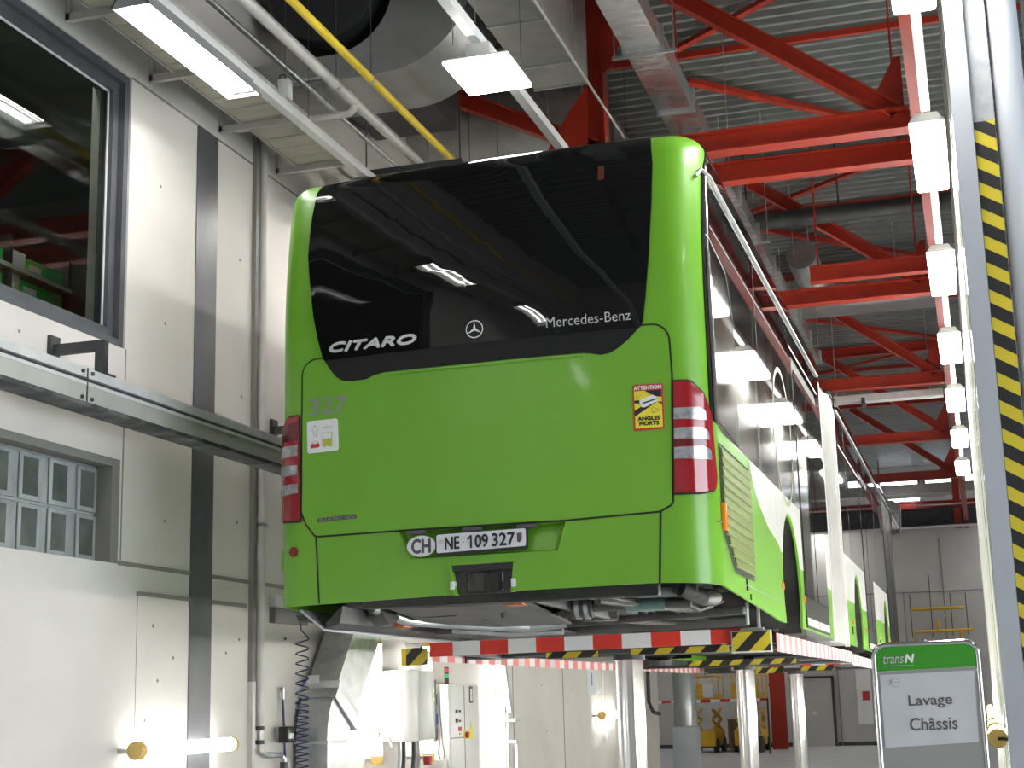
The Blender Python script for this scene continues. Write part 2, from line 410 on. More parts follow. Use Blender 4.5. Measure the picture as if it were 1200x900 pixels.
# far wall: door, clerestory, joints
def far_open(n, x0, x1, z0, z1):
    o = struct(MB().box(x0 - .06, x1 + .06, 40.93, 41.0, z0 - .06, z1 + .06).build('window_%d' % n, 'darksteel', smooth=False))
    MB().box(x0, x1, 40.90, 40.93, z0, z1).build('pane', 'sky', o, smooth=False)
for n, (x0, x1) in enumerate(((-3.6, -2.0), (-1.75, -.45), (-.15, 1.05), (1.3, 2.25), (2.5, 3.6), (-5.4, -3.9))): far_open(3 + n, x0, x1, 7.80, 8.10)
d1 = struct(MB().box(-3.0, -2.0, 40.92, 41, 0, 2.05).build('door_1', 'concrete_far', smooth=False))
MB().box(-2.0, -1.92, 40.9, 41, 0, 2.12).box(-3.08, -2.0, 40.9, 41, 2.05, 2.12).build('door_frame', 'darksteel', d1, smooth=False)
MB().box(-2.62, -2.5, 40.88, 40.92, .95, 1.05).build('door_handle', 'alu', d1, smooth=False)
struct(MB().box(1.55, 1.58, 40.98, 41, 0, 6.2).box(-16, 9, 40.98, 41, 4.55, 4.58).box(-1.8, -1.77, 40.97, 41, 0, 6.2).box(.35, .38, 40.98, 41, 3, 4.6).build('trim_6', 'groove', smooth=False))
o = struct(MB().box(-1.9, 9, 40.98, 41, 0, .12).box(-16, -3.1, 40.98, 41, 0, .12).build('baseboard_back', 'darksteel', smooth=False))

# ================================================================== LAMPS
def add_light(cx, y0, z, label, kind, group):
    L = 1.48; w = .13; t = thing('strip_light', label, 'light', (cx, y0 + L / 2, z + .12), group)
    if kind == 'closed':
        m = MB(); m.prism([(cx - w, z + .07), (cx + w, z + .07), (cx + w - .05, z + .14), (cx - w + .05, z + .14)], 'y', y0, y0 + L)
        m.build('housing', 'white', t)
        if z > 6:
            for yy in (y0 + .2, y0 + L - .2): MB().cyl((cx, yy, z + .13), (cx, yy, ZC + .01), .005, 5).build('hanger_wire', 'galv', t)
        MB().box(cx - w + .004, cx + w - .004, y0 + .004, y0 + L - .004, z, z + .07).build('diffuser', 'glow', t, bevel=.018)
    else:
        m = MB()
        m.prism([(cx - w, z), (cx + w, z), (cx + .06, z + .12), (cx - .06, z + .12), (cx - .052, z + .112), (cx + .052, z + .112), (cx + w - .01, z + .002), (cx - w + .01, z + .002)][:4], 'y', y0, y0 + .012)
        m.prism([(cx - w, z), (cx + w, z), (cx + .06, z + .12), (cx - .06, z + .12)], 'y', y0 + L - .012, y0 + L)
        for sg in (-1, 1):
            m.prism([(cx + sg * w, z), (cx + sg * .06, z + .12), (cx + sg * .05, z + .112), (cx + sg * (w - .012), z)], 'y', y0, y0 + L)
        m.box(cx - .06, cx + .06, y0, y0 + L, z + .112, z + .125)
        m.build('reflector', 'reflector', t)
        for sg in (-1, 1):
            MB().cyl((cx + sg * .055, y0 + .04, z + .05), (cx + sg * .055, y0 + L - .04, z + .05), .013, 8).build('tube', 'tube', t)
        for ya in (y0 + .012, y0 + L - .035): MB().box(cx - .08, cx + .08, ya, ya + .023, z + .03, z + .115).build('lamp_holder', 'white', t)
    return t
SP = 3.55
ordn = ['first', 'second', 'third', 'fourth', 'fifth', 'sixth', 'seventh', 'eighth']
def trunk(cx, y0, y1, label, z=5.745):
    t = thing('light_rail', label, 'light rail', (cx, (y0 + y1) / 2, z))
    MB().box(cx - .033, cx + .033, y0, y1, z, z + .07).build('channel', 'white', t, smooth=False)
    for y in frange(y0 + 2.2, y1, SP): MB().cyl((cx, y, z + .07), (cx, y, 6.64 if (-.7 < cx < -.2 and -1 < y < 3.75) else ZC + .01), .0025, 5).build('hanger_wire', 'darksteel', t)
trunk(2.49, -11, 24, 'white light rail running along the pale partition', 5.745)
trunk(-1.90, -11, 24, 'white light rail beside the beige tray above the concrete wall', 5.735)
trunk(-.245, -11, 24, 'white light rail passing over the middle of the bus roof', 5.735)
for k in range(-3, 6):
    y0 = 3.12 + (k - 1) * SP + .0
    if y0 < -3.2: continue
    else:
        i = int(round((y0 - 3.12) / SP)) + 1
        lab, gr = 'closed white strip light, %s along the partition from the front' % ordn[i], 'lit strip lights along the partition'
    add_light(2.49, y0, 5.6, lab, 'closed', gr)
add_light(2.49, 3.12 + 5 * SP, 5.6, 'closed white strip light, seventh and farthest along the partition from the front', 'closed', 'lit strip lights along the partition')
for k in range(-3, 7):
    y0 = -.66 + k * SP
    if k < 0: add_light(-1.90, y0, 5.6, 'open twin tube strip light behind the camera', 'open', 'lights behind the camera')
    elif k == 0: add_light(-1.90, y0, 5.6, 'big bright strip light above the concrete wall beside the window', 'open', None)
    elif k < 3 : add_light(-1.90, y0, 5.6, 'strip light on the rail beside the wall, hidden behind the bus', 'open', 'lights hidden behind the bus')
t = thing('panel_light', 'bright square light on the rail over the bus roof', 'light', (-.245, 1.04, 5.72))
MB().box(-.47, -.02, .76, 1.33, 5.615, 5.632).box(-.33, -.16, .82, 1.27, 5.632, 5.745).build('housing', 'white', t, bevel=.01)
for yy in (.8, 1.28): MB().cyl((-.4, yy, 5.74), (-.4, yy, 6.64), .004, 5).build('hanger_wire', 'galv', t)
MB().box(-.465, -.025, .765, 1.325, 5.6, 5.615).build('diffuser', 'glow', t, bevel=.006)
for y in (5.5, 10, 15): add_light(-.245, y, 5.6, 'strip light on the middle rail above the bus roof', 'open', 'lights hidden behind the bus')
for x in (6.2, -8.5):  # unseen lamps added to fill the hall with light from the sides
    for y in ((-5, 3, 10, 18, 27, 35) if x > 0 else (20, 25, 30, 36)):
        add_light(x, y, 6.6, 'added closed strip light in the unseen neighbouring bay', 'closed', 'unseen fill lights of the neighbouring bays')
for x in (-2.6, 4.6): add_light(x, 39.3, 6.5, 'closed strip light behind the far crane beam', 'closed', 'lights behind the far crane beam')

# protected tubes on the wall by the wash pit
def wash_tube(a, b, label, group='protected tube lamps on the wash bay wall'):
    a, b = Vector(a), Vector(b); d = (b - a).normalized()
    t = thing('tube_lamp', label, 'lamp', tuple((a + b) / 2), group)
    MB().cyl(a + d * .06, b - d * .03, .045, 16).build('lit_tube', 'washglow', t)
    MB().cyl(a, a + d * .075, .056, 12).build('end_cap', 'gold', t, bevel=.006)
    MB().cyl(b - d * .04, b, .05, 12).build('end_cap', 'gold', t, bevel=.006)
    m = MB()
    for p in (a + d * .04, b - d * .02): m.bar(p, (XW, p.y, p.z), .03, .03, up=(0, 1, .3))
    m.build('bracket', 'galv', t, smooth=False)
XT = XW + .13
wash_tube((XT, .56, 1.32), (XT, 1.88, 1.32), 'horizontal tube lamp across the dark wall strip')
wash_tube((XT, -3.2, 1.325), (XT, -1.9, 1.32), 'horizontal tube lamp low on the wall, outside the view', 'lamps outside the view')
wash_tube((XT, 3.58, 1.325), (XT, 4.50, 1.32), 'horizontal tube lamp beside the galvanised duct elbow')
wash_tube((XT, 12.7, 1.35), (XT, 14.1, 1.35), 'horizontal tube lamp seen beside the nearest lift piston')
wash_tube((-2.49, 4.60, 1.06), (-2.49, 4.60, 2.12), 'vertical tube lamp next to the white boiler tank')
wash_tube((-2.39, 5.61, 1.04), (-2.39, 5.61, 2.12), 'vertical tube lamp between the boiler and the switch cabinet')
wash_tube((XT, 8.1, .75), (XT, 8.1, 2.2), 'vertical tube lamp behind the switch cabinet')
# ================================================================== BUS
BUS = thing('bus', 'lime green and white articulated city bus raised on the lift pistons', 'bus', (0, 9, 1.92))
W_, RC, ZT, RT = 1.275, .21, 4.715, .13
L1 = W_ - RC; ARC = RC * PI / 2
def dtop(z):
    t = z - (ZT - RT)
    if t <= 0: return 0.
    t = min(t / RT, 1.); return (RT - .002) * (1 - math.sqrt(max(0, 1 - t * t)))
def lean(z): return .14 * max(0, z - 3.7) ** 2
WL, RCL = 1.305, .15
def Mr(s, z, off=0.):
    sg = 1 if s >= 0 else -1; a = abs(s); d = dtop(z) - off
    W, rc = (W_, RC) if sg > 0 else (WL, RCL)
    l1 = W - rc; ac = rc * PI / 2; R = max(rc - d, .01)
    if a <= l1: x = a; y = .05 * (a / l1) ** 2 + d
    elif a <= l1 + ac:
        t = (a - l1) / rc; x = l1 + R * math.sin(t); y = .05 + d + R * (1 - math.cos(t))
    else: x = l1 + R; y = .05 + rc + (a - l1 - ac)
    fade = 1 - min(1, max(0, (a - l1 - ac) / .5))
    return (sg * x, y + lean(z) * fade - .042 * sg * min(x, L1), z)
def S(y): return L1 + ARC + (y - .05 - RC)
def Mside(y, z, off=0.): return Mr(S(y), z, off)
def Mlong(sg): return lambda y, z, off=0.: (sg * (W_ - dtop(z) + off), y, z)
US = frange(-1.56, 1.6, .04) + frange(1.7, 8, .5) + [-x for x in frange(1.7, 8, .5)]
VS = frange(2.2, 4.58, .12) + frange(4.585, 4.715, .013) + [ZT - .003]
def fillpatch(mapf, pts, holes, off, thick, us, vs):
    m = MB(); bm = m.bm; E_ = []
    for loop in [pts] + holes:
        V = [bm.verts.new((u, v, 0)) for u, v in loop]
        E_ += [bm.edges.new((V[i], V[(i + 1) % len(V)])) for i in range(len(V))]
    bmesh.ops.triangle_fill(bm, edges=E_, use_beauty=True)
    for i, cuts in ((0, us), (1, vs)):
        for c in cuts:
            no = [0, 0, 0]; no[i] = 1; co = [0, 0, 0]; co[i] = c
            bmesh.ops.bisect_plane(bm, geom=bm.verts[:] + bm.edges[:] + bm.faces[:], plane_co=co, plane_no=no, dist=1e-6)
    r = bmesh.ops.extrude_face_region(bm, geom=bm.faces[:])
    for v in r['geom']:
        if isinstance(v, bmesh.types.BMVert): v.co.z = 1
    for v in bm.verts: v.co = Vector(mapf(v.co.x, v.co.y, off if v.co.z > .5 else off - thick))
    return m
def arch(c, r, zc, zb):   # notch from left to right along the bottom edge at height zb
    a0 = math.degrees(math.asin((zb - zc) / r))
    return arc((c, zc), r, 180 - a0, a0, 16)
# ---- rear body shell
AR, AZ = .555, 2.29
pocket = [(-.521, 2.509), (-.446, 2.347), (.415, 2.349), (.463, 2.504)]
def bottom_right():
    pts = [(.147, 2.143), (.96, 2.15), (1.30, 2.135), (S(1.5), 2.09), (S(2.6), 2.045)]
    pts += arch(S(3.4), AR, AZ, 2.045) + [(S(6.45), 2.045)]
    return pts
br = bottom_right()
bl = [(-.181, 2.138), (-1.0, 2.125), (-1.32, 2.12), (-S(1.5), 2.09), (-S(2.6), 2.045)] + [(-u, v) for u, v in arch(S(3.4), AR, AZ, 2.045)] + [(-S(6.45), 2.045)]
outline = [(-.208, 2.306), (.171, 2.312)] + br + [(S(6.45), ZT), (-S(6.45), ZT)] + bl[::-1]
fillpatch(Mr, outline, [pocket], 0, .018, US, VS).build('rear_body_shell', 'green', BUS)
MB().box(-1.09, 1.09, .33, 6.45, ZT - .03, ZT).build('roof', 'busblack', BUS, smooth=False)
# number plate pocket
pk = MB(); inner = [(-.492, 2.498), (-.425, 2.357), (.395, 2.359), (.436, 2.494)]
A = [pk.bm.verts.new(Mr(u, v, 0)) for u, v in pocket]; B = [pk.bm.verts.new(Mr(u, v, -.05 if v > 2.4 else -.014)) for u, v in inner]
for k in range(4): pk.bm.faces.new((A[k], A[(k + 1) % 4], B[(k + 1) % 4], B[k]))
pk.bm.faces.new(B)
pkt = pk.build('number_plate_recess', 'green', BUS, smooth=False)
m = MB()
for u in (-.40, -.07, .24): m.box(u - .055, u + .055, -.02, .02, 2.478, 2.50)
m.build('plate_lamp', 'darkgrey', pkt, bevel=.005)
# engine hatch
hatch = rpoly([(-1.13, 3.552, .09), (-1.134, 2.657, .03), (-1.105, 2.59, .05), (-1.045, 2.516, .03), (-.53, 2.516), (.47, 2.512), (.979, 2.530, .03), (1.048, 2.565, .03), (1.074, 3.26, .1), (1.066, 3.545, .09)])
patch(Mr, hatch, .006, .02, US, VS).build('engine_hatch', 'green', BUS)
ribbon(Mr, hatch + [hatch[0]], .022, .0025).build('hatch_seam', 'seam', BUS, normals=False)
ribbon(Mr, [(-1.045, 2.515), (-1.024, 2.13)], .010, .002).build('bumper_seam', 'seam', BUS, normals=False)
ribbon(Mr, [(.985, 2.535), (.962, 2.145)], .012, .002).build('bumper_seam', 'seam', BUS, normals=False)
# rear window and the dark sill panel below it
left_e = [(-1.065, ZT - .003), (-1.09, 4.62), (-1.108, 4.4), (-1.110, 4.2), (-1.085, 4.0), (-1.059, 3.816), (-1.03, 3.68), (-1.000, 3.57)]
right_e = [(.935, 3.57), (.955, 3.70), (.984, 3.95), (1.005, 4.26), (1.012, 4.5), (1.0, 4.65), (.985, ZT - .003)]
glassp = left_e + [(-.985, 3.538), (.917, 3.538)] + right_e
patch(Mr, glassp, .014, .02, US, VS).build('rear_window', 'busglass', BUS)
sill = [(-.99, 3.546), (-.947, 3.482), (-.91, 3.435), (-.863, 3.406), (-.80, 3.398), (-.71, 3.400), (-.66, 3.420), (-.60, 3.428), (.58, 3.424), (.63, 3.418), (.69, 3.404), (.74, 3.408), (.786, 3.43), (.84, 3.468), (.884, 3.51), (.92, 3.546)]
patch(Mr, sill, .011, .02, US, VS).build('window_sill_panel', 'busblack', BUS)
patch(Mr, [(-.62, 3.422), (-.62, 3.408), (.6, 3.404), (.6, 3.418)], .016, .012, US, []).build('hatch_handle_lip', 'green', BUS)
patch(Mr, rpoly([(.70, 4.52, .01), (.70, 4.43, .01), (.735, 4.432, .01), (.735, 4.52, .01)]), .0155, .004, US, []).build('high_brake_light', plain('dull amber lens', (.10, .022, .008), .4), BUS)
# lettering on the rear
lettering('model_lettering', 'CITARO', -.947, -.39, 3.582, 3.636, lambda u, v, o=0: Mr(u, v + (u + .947) * -.012, .014 + o), 'silver', BUS, .003, .28, .005)
lettering('maker_lettering', 'Mercedes-Benz', .392, .872, 3.583, 3.640, lambda u, v, o=0: Mr(u, v, .014 + o), plain('dim silver lettering', (.40, .40, .40), .4), BUS, .002)
em = MB(); ce = (-.03, 3.618); ro, ri = .052, .046
pr_ = None
for k in range(41):
    a = 2 * PI * k / 40
    cu = [em.bm.verts.new(Mr(ce[0] + r * math.cos(a), ce[1] + r * math.sin(a), .018)) for r in (ro, ri)]
    if pr_: em.bm.faces.new((pr_[0], cu[0], cu[1], pr_[1]))
    pr_ = cu
for k in range(3):
    a = PI / 2 + 2 * PI * k / 3; t = .009
    pts = [(ce[0] + .047 * math.cos(a), ce[1] + .047 * math.sin(a)), (ce[0] + t * math.cos(a - PI / 3), ce[1] + t * math.sin(a - PI / 3)), ce, (ce[0] + t * math.cos(a + PI / 3), ce[1] + t * math.sin(a + PI / 3))]
    em.bm.faces.new([em.bm.verts.new(Mr(u, v, .019)) for u, v in pts])
em.build('maker_emblem', 'silver', BUS, smooth=False, normals=False)
lettering('fleet_number', '327', -1.085, -.842, 3.222, 3.318, Mr, 'greyletter', BUS, .009, .0, .004)
# white courtesy sticker with bus and car pictograms
st = patch(Mr, rpoly([(-1.103, 3.188, .015), (-.899, 3.188, .015), (-.893, 3.0, .015), (-1.098, 2.997, .015)]), .0085, .003, [], []).build('courtesy_sticker', 'paper', BUS)
def rel(u, v): return (-1.1 + u * .203, 2.999 + v * .188)
def RP(pts): return [rel(*q) for q in pts]
def decal(name, pts, mat, parent, off=.0105): return patch(Mr, pts, off, .0015, [], []).build(name, mat, parent, smooth=False)
decal('bus_pictogram', RP([(.50, .17), (.56, .17), (.57, .14), (.63, .17), (.70, .17), (.76, .14), (.82, .14), (.82, .6), (.50, .6)]), 'olive', st)
decal('pictogram_window', RP([(.53, .40), (.79, .40), (.79, .585), (.53, .585)]), 'paper', st, .0118)
decal('car_pictogram', RP([(.12, .14), (.40, .16), (.41, .24), (.36, .30), (.33, .36), (.21, .35), (.16, .28), (.12, .23)]), 'sticker_red', st)
decal('pictogram_window', RP([(.19, .27), (.35, .28), (.31, .345), (.22, .34)]), 'paper', st, .0118)
ribbon(Mr, RP([(.25, .86), (.14, .70), (.20, .70), (.22, .55), (.33, .50), (.30, .56), (.31, .70), (.36, .71), (.25, .86)]), .003, .0112, .02).build('arrow_outline', 'greyletter', st, normals=False)
lettering('sticker_lettering', 'merci', rel(.50, 0)[0], rel(.82, 0)[0], rel(0, .73)[1], rel(0, .80)[1], Mr, 'greyletter', st, .0105)
# blind spot warning sticker
ws = patch(Mr, rpoly([(.862, 3.220, .012), (1.030, 3.218, .012), (1.027, 2.968, .012), (.859, 2.965, .012)]), .0085, .003, [], []).build('blind_spot_sticker', 'sticker_red', BUS)
def r2_(u, v): return (.860 + u * .169, 2.967 + v * .252)
def R2(pts): return [r2_(*q) for q in pts]
decal('yellow_field', R2([(.06, .05), (.94, .05), (.94, .86), (.06, .86)]), 'sticker_yellow', ws, .0100)
decal('black_band', R2([(.40, .86), (.94, .86), (.94, .70), (.70, .73)]), 'ink', ws, .0112)
decal('black_band', R2([(.06, .60), (.06, .66), (.30, .66), (.30, .58)]), 'ink', ws, .0112)
decal('black_band', R2([(.06, .31), (.06, .44), (.40, .56), (.78, .60)]), 'ink', ws, .0112)
decal('black_band', R2([(.80, .60), (.94, .54), (.94, .60)]), 'ink', ws, .0112)
decal('vehicle_pictogram', R2([(.22, .62), (.30, .50), (.40, .50), (.82, .62), (.80, .70), (.66, .76), (.24, .66)]), 'paper', ws, .0122)
decal('vehicle_window', R2([(.32, .565), (.80, .655), (.80, .685), (.32, .60)]), 'ink', ws, .0134)
ribbon(Mr, R2([(.62, .36), (.90, .42), (.62, .49), (.62, .36)]), .002, .0114, .02).build('triangle_outline', 'ink', ws, normals=False)
ribbon(Mr, R2([(.12, .70), (.30, .77), (.14, .82), (.12, .70)]), .002, .0114, .02).build('triangle_outline', 'ink', ws, normals=False)
lettering('sticker_lettering', 'ATTENTION', r2_(.06, 0)[0], r2_(.94, 0)[0], r2_(0, .885)[1], r2_(0, .965)[1], Mr, 'paper', ws, .0100, 0, .0015)
lettering('sticker_lettering', 'ANGLES', r2_(.15, 0)[0], r2_(.86, 0)[0], r2_(0, .215)[1], r2_(0, .295)[1], Mr, 'ink', ws, .0112, 0, .002)
lettering('sticker_lettering', 'MORTS', r2_(.20, 0)[0], r2_(.82, 0)[0], r2_(0, .105)[1], r2_(0, .185)[1], Mr, 'ink', ws, .0112, 0, .002)
# small grey badge
bd = patch(Mr, [(-1.032, 2.592), (-.780, 2.598), (-.780, 2.622), (-1.032, 2.616)], .0085, .003, [], []).build('badge', 'darkgrey', BUS)
lettering('badge_lettering', 'BLUETEC EEV', -1.02, -.79, 2.600, 2.614, Mr, 'signgrey', bd, .0095)
# plates
def Mp(u, v, o=0.): return (u, -.028 - o + .05 * (u / 1.06) ** 2, v)
np_ = patch(Mp, rpoly([(-.281, 2.352, .012), (.246, 2.366, .012), (.248, 2.482, .012), (-.281, 2.474, .012)]), 0, .02, [], []).build('number_plate', 'ink', BUS)
patch(Mp, rpoly([(-.273, 2.367, .01), (.240, 2.381, .01), (.241, 2.477, .01), (-.273, 2.468, .01)]), .002, .003, [], []).build('plate_face', 'plate', np_)
Mq = lambda u, v, o=0.: Mp(u, v + (u + .273) * .017, o)
lettering('plate_lettering', 'NE', -.222, -.140, 2.384, 2.450, Mq, 'ink', np_, .003, 0, .0025)
lettering('plate_lettering', '\u00b7', -.121, -.113, 2.412, 2.421, Mq, 'ink', np_, .003)
patch(Mq, [(-.076, 2.381), (-.066, 2.381), (-.066, 2.453), (-.074, 2.453), (-.092, 2.437), (-.092, 2.425), (-.076, 2.437)], .004, .001, [], []).build('plate_digit', 'ink', np_)
lettering('plate_lettering', '09', -.048, .026, 2.383, 2.451, Mq, 'ink', np_, .003, 0, .0025)
lettering('plate_lettering', '327', .050, .178, 2.383, 2.451, Mq, 'ink', np_, .003, 0, .0025)
patch(Mq, [(.192, 2.40), (.203, 2.392), (.214, 2.40), (.214, 2.445), (.192, 2.445)], .0035, .001, [], []).build('canton_shield', 'darkgrey', np_)
patch(Mq, [(.214, 2.40), (.224, 2.41), (.224, 2.445), (.214, 2.445)], .0035, .001, [], []).build('canton_shield', plain('pale red print', (.55, .30, .28), .5), np_)
patch(Mq, [(-.262, 2.415), (-.232, 2.415), (-.232, 2.44), (-.262, 2.44)], .0035, .001, [], []).build('national_shield', plain('faded pink print', (.60, .50, .50), .5), np_)
ov = patch(Mp, [(-.366 + .086 * math.cos(2 * PI * k / 28), 2.412 + .058 * math.sin(2 * PI * k / 28)) for k in range(28)], -.004, .003, [], []).build('country_sticker', 'plate', BUS)
lettering('country_lettering', 'CH', -.422, -.312, 2.374, 2.450, lambda u, v, o=0: Mp(u, v, o - .004), 'darkgrey', ov, .0015, 0, .004)
# exhaust and towing opening
ex = MB()
ex.box(-.205, .168, .03, .05, 2.14, 2.30)
exo = ex.build('towing_recess', 'grime', BUS, smooth=False)
MB().prism([(-.215, 2.318), (.178, 2.322), (.155, 2.14), (.140, 2.14), (.160, 2.30), (-.195, 2.298), (-.170, 2.135), (-.188, 2.135)], 'y', -.004, .05).build('recess_frame', 'green', exo, smooth=False)
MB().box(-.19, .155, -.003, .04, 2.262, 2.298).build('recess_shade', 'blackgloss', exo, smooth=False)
m = MB(); prof = arc((0, 0), 1, 180, 360, 14)
for (a, b) in zip(prof, prof[1:]):
    q = [m.bm.verts.new((u * .13 - .015, .005 + (1 + v) * .06 + e, 2.20 + w)) for (u, v), (e, w) in ((a, (0, -.05)), (b, (0, -.05)), (b, (.0, .05)), (a, (.0, .05)))]
    m.bm.faces.new(q)
m.build('towing_jaw', plain('black worn metal', (.06, .06, .06), .12, .9), exo, normals=False)
MB().cyl((-.02, .03, 2.215), (-.02, .2, 2.2), .05, 18).build('exhaust_outlet', 'black', exo)
for u in (-.19, .16): MB().box(u - .012, u + .012, -.02, .03, 2.165, 2.21).build('hinge', 'alu', exo, bevel=.004)
# tail lights
def tail(sg, outline, bands, dark):
    t = patch(Mr, rpoly(outline), .016, .03, US, VS).build('tail_light', 'taillight', BUS)
    o2 = [(u + (.0 if abs(u) > 1.16 else 0), v) for u, v in rpoly(outline)]
    ribbon(Mr, o2 + [o2[0]], .022, .008).build('lens_gasket', 'seam', t, normals=False)
    for b in bands: patch(Mr, rpoly(b), .020, .006, US, []).build('clear_band', 'tailclear', t)
    patch(Mr, dark, .0175, .006, US, []).build('reflector_field', 'taildark', t)
tail(1, [(1.086, 3.222), (1.17, 3.222, .03), (1.244, 3.160, .05), (1.296, 3.05, .08), (1.318, 2.71, .05), (1.302, 2.640, .04), (1.20, 2.620), (1.065, 2.618)],
     [[(1.082, 3.076), (1.21, 3.080, .02), (1.253, 3.063, .02), (1.258, 3.012), (1.079, 3.015)], [(1.078, 2.968), (1.22, 2.972, .02), (1.262, 2.954, .02), (1.268, 2.905), (1.076, 2.908)], [(1.074, 2.862), (1.23, 2.868, .02), (1.272, 2.852, .02), (1.276, 2.798), (1.072, 2.801)]],
     [(1.076, 2.903), (1.245, 2.90), (1.25, 2.873), (1.075, 2.868)])
tail(-1, [(-1.158, 3.222), (-1.23, 3.222, .04), (-1.31, 3.15, .05), (-1.33, 2.72, .03), (-1.31, 2.62, .04), (-1.145, 2.608)],
     [[(-1.160, 3.052), (-1.28, 3.052, .02), (-1.31, 3.03), (-1.315, 2.985), (-1.160, 2.990)], [(-1.160, 2.935), (-1.28, 2.935, .02), (-1.315, 2.915), (-1.318, 2.87), (-1.159, 2.880)], [(-1.159, 2.825), (-1.28, 2.825, .02), (-1.318, 2.805), (-1.32, 2.76), (-1.158, 2.770)]],
     [(-1.159, 3.20), (-1.29, 3.16), (-1.30, 3.08), (-1.16, 3.08)])
m = MB(); c = Mr(-1.187, 2.433, .004); c2 = Mr(-1.187, 2.433, .012)
m.cyl(c, c2, .029, 18).build('round_reflector', plain('dark red reflector', (.16, .02, .015), .25), BUS)
MB().cyl((1.262, .13, 2.47), (1.287, .17, 2.47), .004, 6).build('marker_pin', 'darkgrey', BUS)
m = MB(); m.box(1.274, 1.30, .20, .26, 2.43, 2.58); m.build('side_marker', 'orange', BUS, bevel=.006)
m = MB(); m.box(-1.33, -1.30, .22, .32, 2.33, 2.46); m.build('side_marker_housing', 'green', BUS, bevel=.01)
# ---- right side of the rear module
YS = [.3, .5, .8] + frange(1, 18, .6)
def sidepart(name, pts, off, thick, mat, parent=None, vs=(), us=YS): return patch(Mside, pts, off, thick, us, vs).build(name, mat, parent or BUS)
sidepart('side_window_band', [(.165, 3.02), (.45, 2.985), (4.15, 2.97), (4.15, ZT - .02), (.30, ZT - .02), (.24, 4.60), (.18, 4.44), (.17, 4.2)], .006, .012, 'busglass', None, VS, [.2, .225, .25, .275, .3, .4, .5, .7] + YS)
sidepart('grey_quarter_panel', rpoly([(.20, 3.03), (1.0, 2.995), (1.0, 3.75, .12), (.78, 3.95, .2), (.20, 4.0)]), .009, .008, 'busgrey', None, VS, [.225, .25, .275, .3] + YS)
ribbon(Mside, [(1.04, 2.99), (1.04, 3.78), (.85, 4.02), (.2, 4.08)], .012, .0075).build('window_seam', 'greyletter', BUS, normals=False)
ribbon(Mside, [(2.1, 2.99), (2.1, 4.42)], .014, .0075).build('window_seam', 'darkgrey', BUS, normals=False)
ribbon(Mside, [(.3, 4.16), (4.1, 4.16)], .010, .0075, .3).build('window_seam', 'darkgrey', BUS, normals=False)
ov_ = [(3.3 + .52 * math.cos(2 * PI * k / 40), 3.42 + .50 * math.sin(2 * PI * k / 40)) for k in range(41)]
ribbon(Mside, ov_, .035, .0085).build('oval_outline', plain('pale green vinyl', (.34, .40, .22), .4), BUS, normals=False)
wp = [(1.42, 2.985), (1.55, 2.86), (1.8, 2.75), (2.2, 2.64), (2.72, 2.575), (2.82, 2.53)] + [(y, z) for y, z in arc((3.4, AZ), AR + .02, 155, 22, 12)] + [(4.0, 2.498), (4.15, 2.495), (4.15, 2.975)]
sidepart('white_side_panel', wp, .004, .010, 'buswhite')
for y in (1.42, 2.62): ribbon(Mside, [(y, 2.06), (y, 2.965)], .008, .0046).build('panel_seam', 'greyletter', BUS, normals=False)
ribbon(Mside, [(.9, 2.185), (2.62, 2.175)], .008, .0046).build('panel_seam', 'greyletter', BUS, normals=False)
# louvred engine grille
gl = sidepart('engine_grille', [(.27, 2.895), (1.36, 2.895), (1.36, 2.242), (.62, 2.242), (.27, 2.44)], .003, .01, 'grime')
m = MB()
n = 12
for k in range(n):
    z = 2.262 + k * (2.89 - 2.262) / n; y0 = max(.275, .275 + (2.44 - z) / (2.44 - 2.242) * .35)
    m.prism([(1.279, z), (1.292, z + .004), (1.284, z + .050), (1.279, z + .050)], 'y', y0, 1.33)
m.build('louvre', 'louvre', gl, smooth=False)
ribbon(Mside, [(.262, 2.905), (1.37, 2.905), (1.37, 2.232), (.615, 2.232), (.262, 2.43), (.262, 2.905)], .012, .0045).build('grille_seam', 'seam', gl, normals=False)
for y, z, w, hh in ((.98, 2.19, .05, .07), (1.12, 2.125, .03, .035)): MB().box(1.276, 1.282, y, y + w, z - hh / 2, z + hh / 2).build('filler_slot', 'black', BUS, smooth=False)
for y, z in ((2.70, 2.27), (4.05, 2.25)): MB().box(1.274, 1.286, y, y + .07, z, z + .045).build('side_marker', 'orange', BUS, bevel=.004)
# chrome gutter rail along the roof
MB().tube([Mside(.12, 4.42, .012)] + [Mside(y, 4.47, .012) for y in (.16, .3, 2, 4, 6.3)], .013, 10).build('roof_gutter', 'galv', BUS)
def door(y0, y1, mapf, z1=4.2, gm='busglass'):
    d = patch(mapf, rpoly([(y0, 2.06), (y1, 2.06), (y1, z1, .06), (y0, z1, .06)]), .008, .03, YS, []).build('passenger_door', 'doorrubber', BUS)
    mid = (y0 + y1) / 2
    for a, b in ((y0 + .05, mid - .03), (mid + .03, y1 - .05)):
        patch(mapf, rpoly([(a, 2.30, .05), (b, 2.30, .05), (b, z1 - .08, .05), (a, z1 - .08, .05)]), .012, .006, YS, []).build('door_glass', gm, d)
        patch(mapf, [(a, 2.08), (b, 2.08), (b, 2.14), (a, 2.14)], .0115, .004, YS, []).build('kick_strip', 'alu', d, smooth=False)
    return d
door(4.16, 6.0, Mside)
sidepart('side_window_band', [(6.0, 2.97), (6.44, 2.97), (6.44, ZT - .02), (4.15, ZT - .02), (4.15, 4.22), (6.0, 4.22)], .006, .012, 'busglass', None, VS)
sidepart('white_side_panel', [(6.02, 2.49), (6.44, 2.485), (6.44, 2.975), (6.02, 2.975)], .004, .010, 'buswhite')
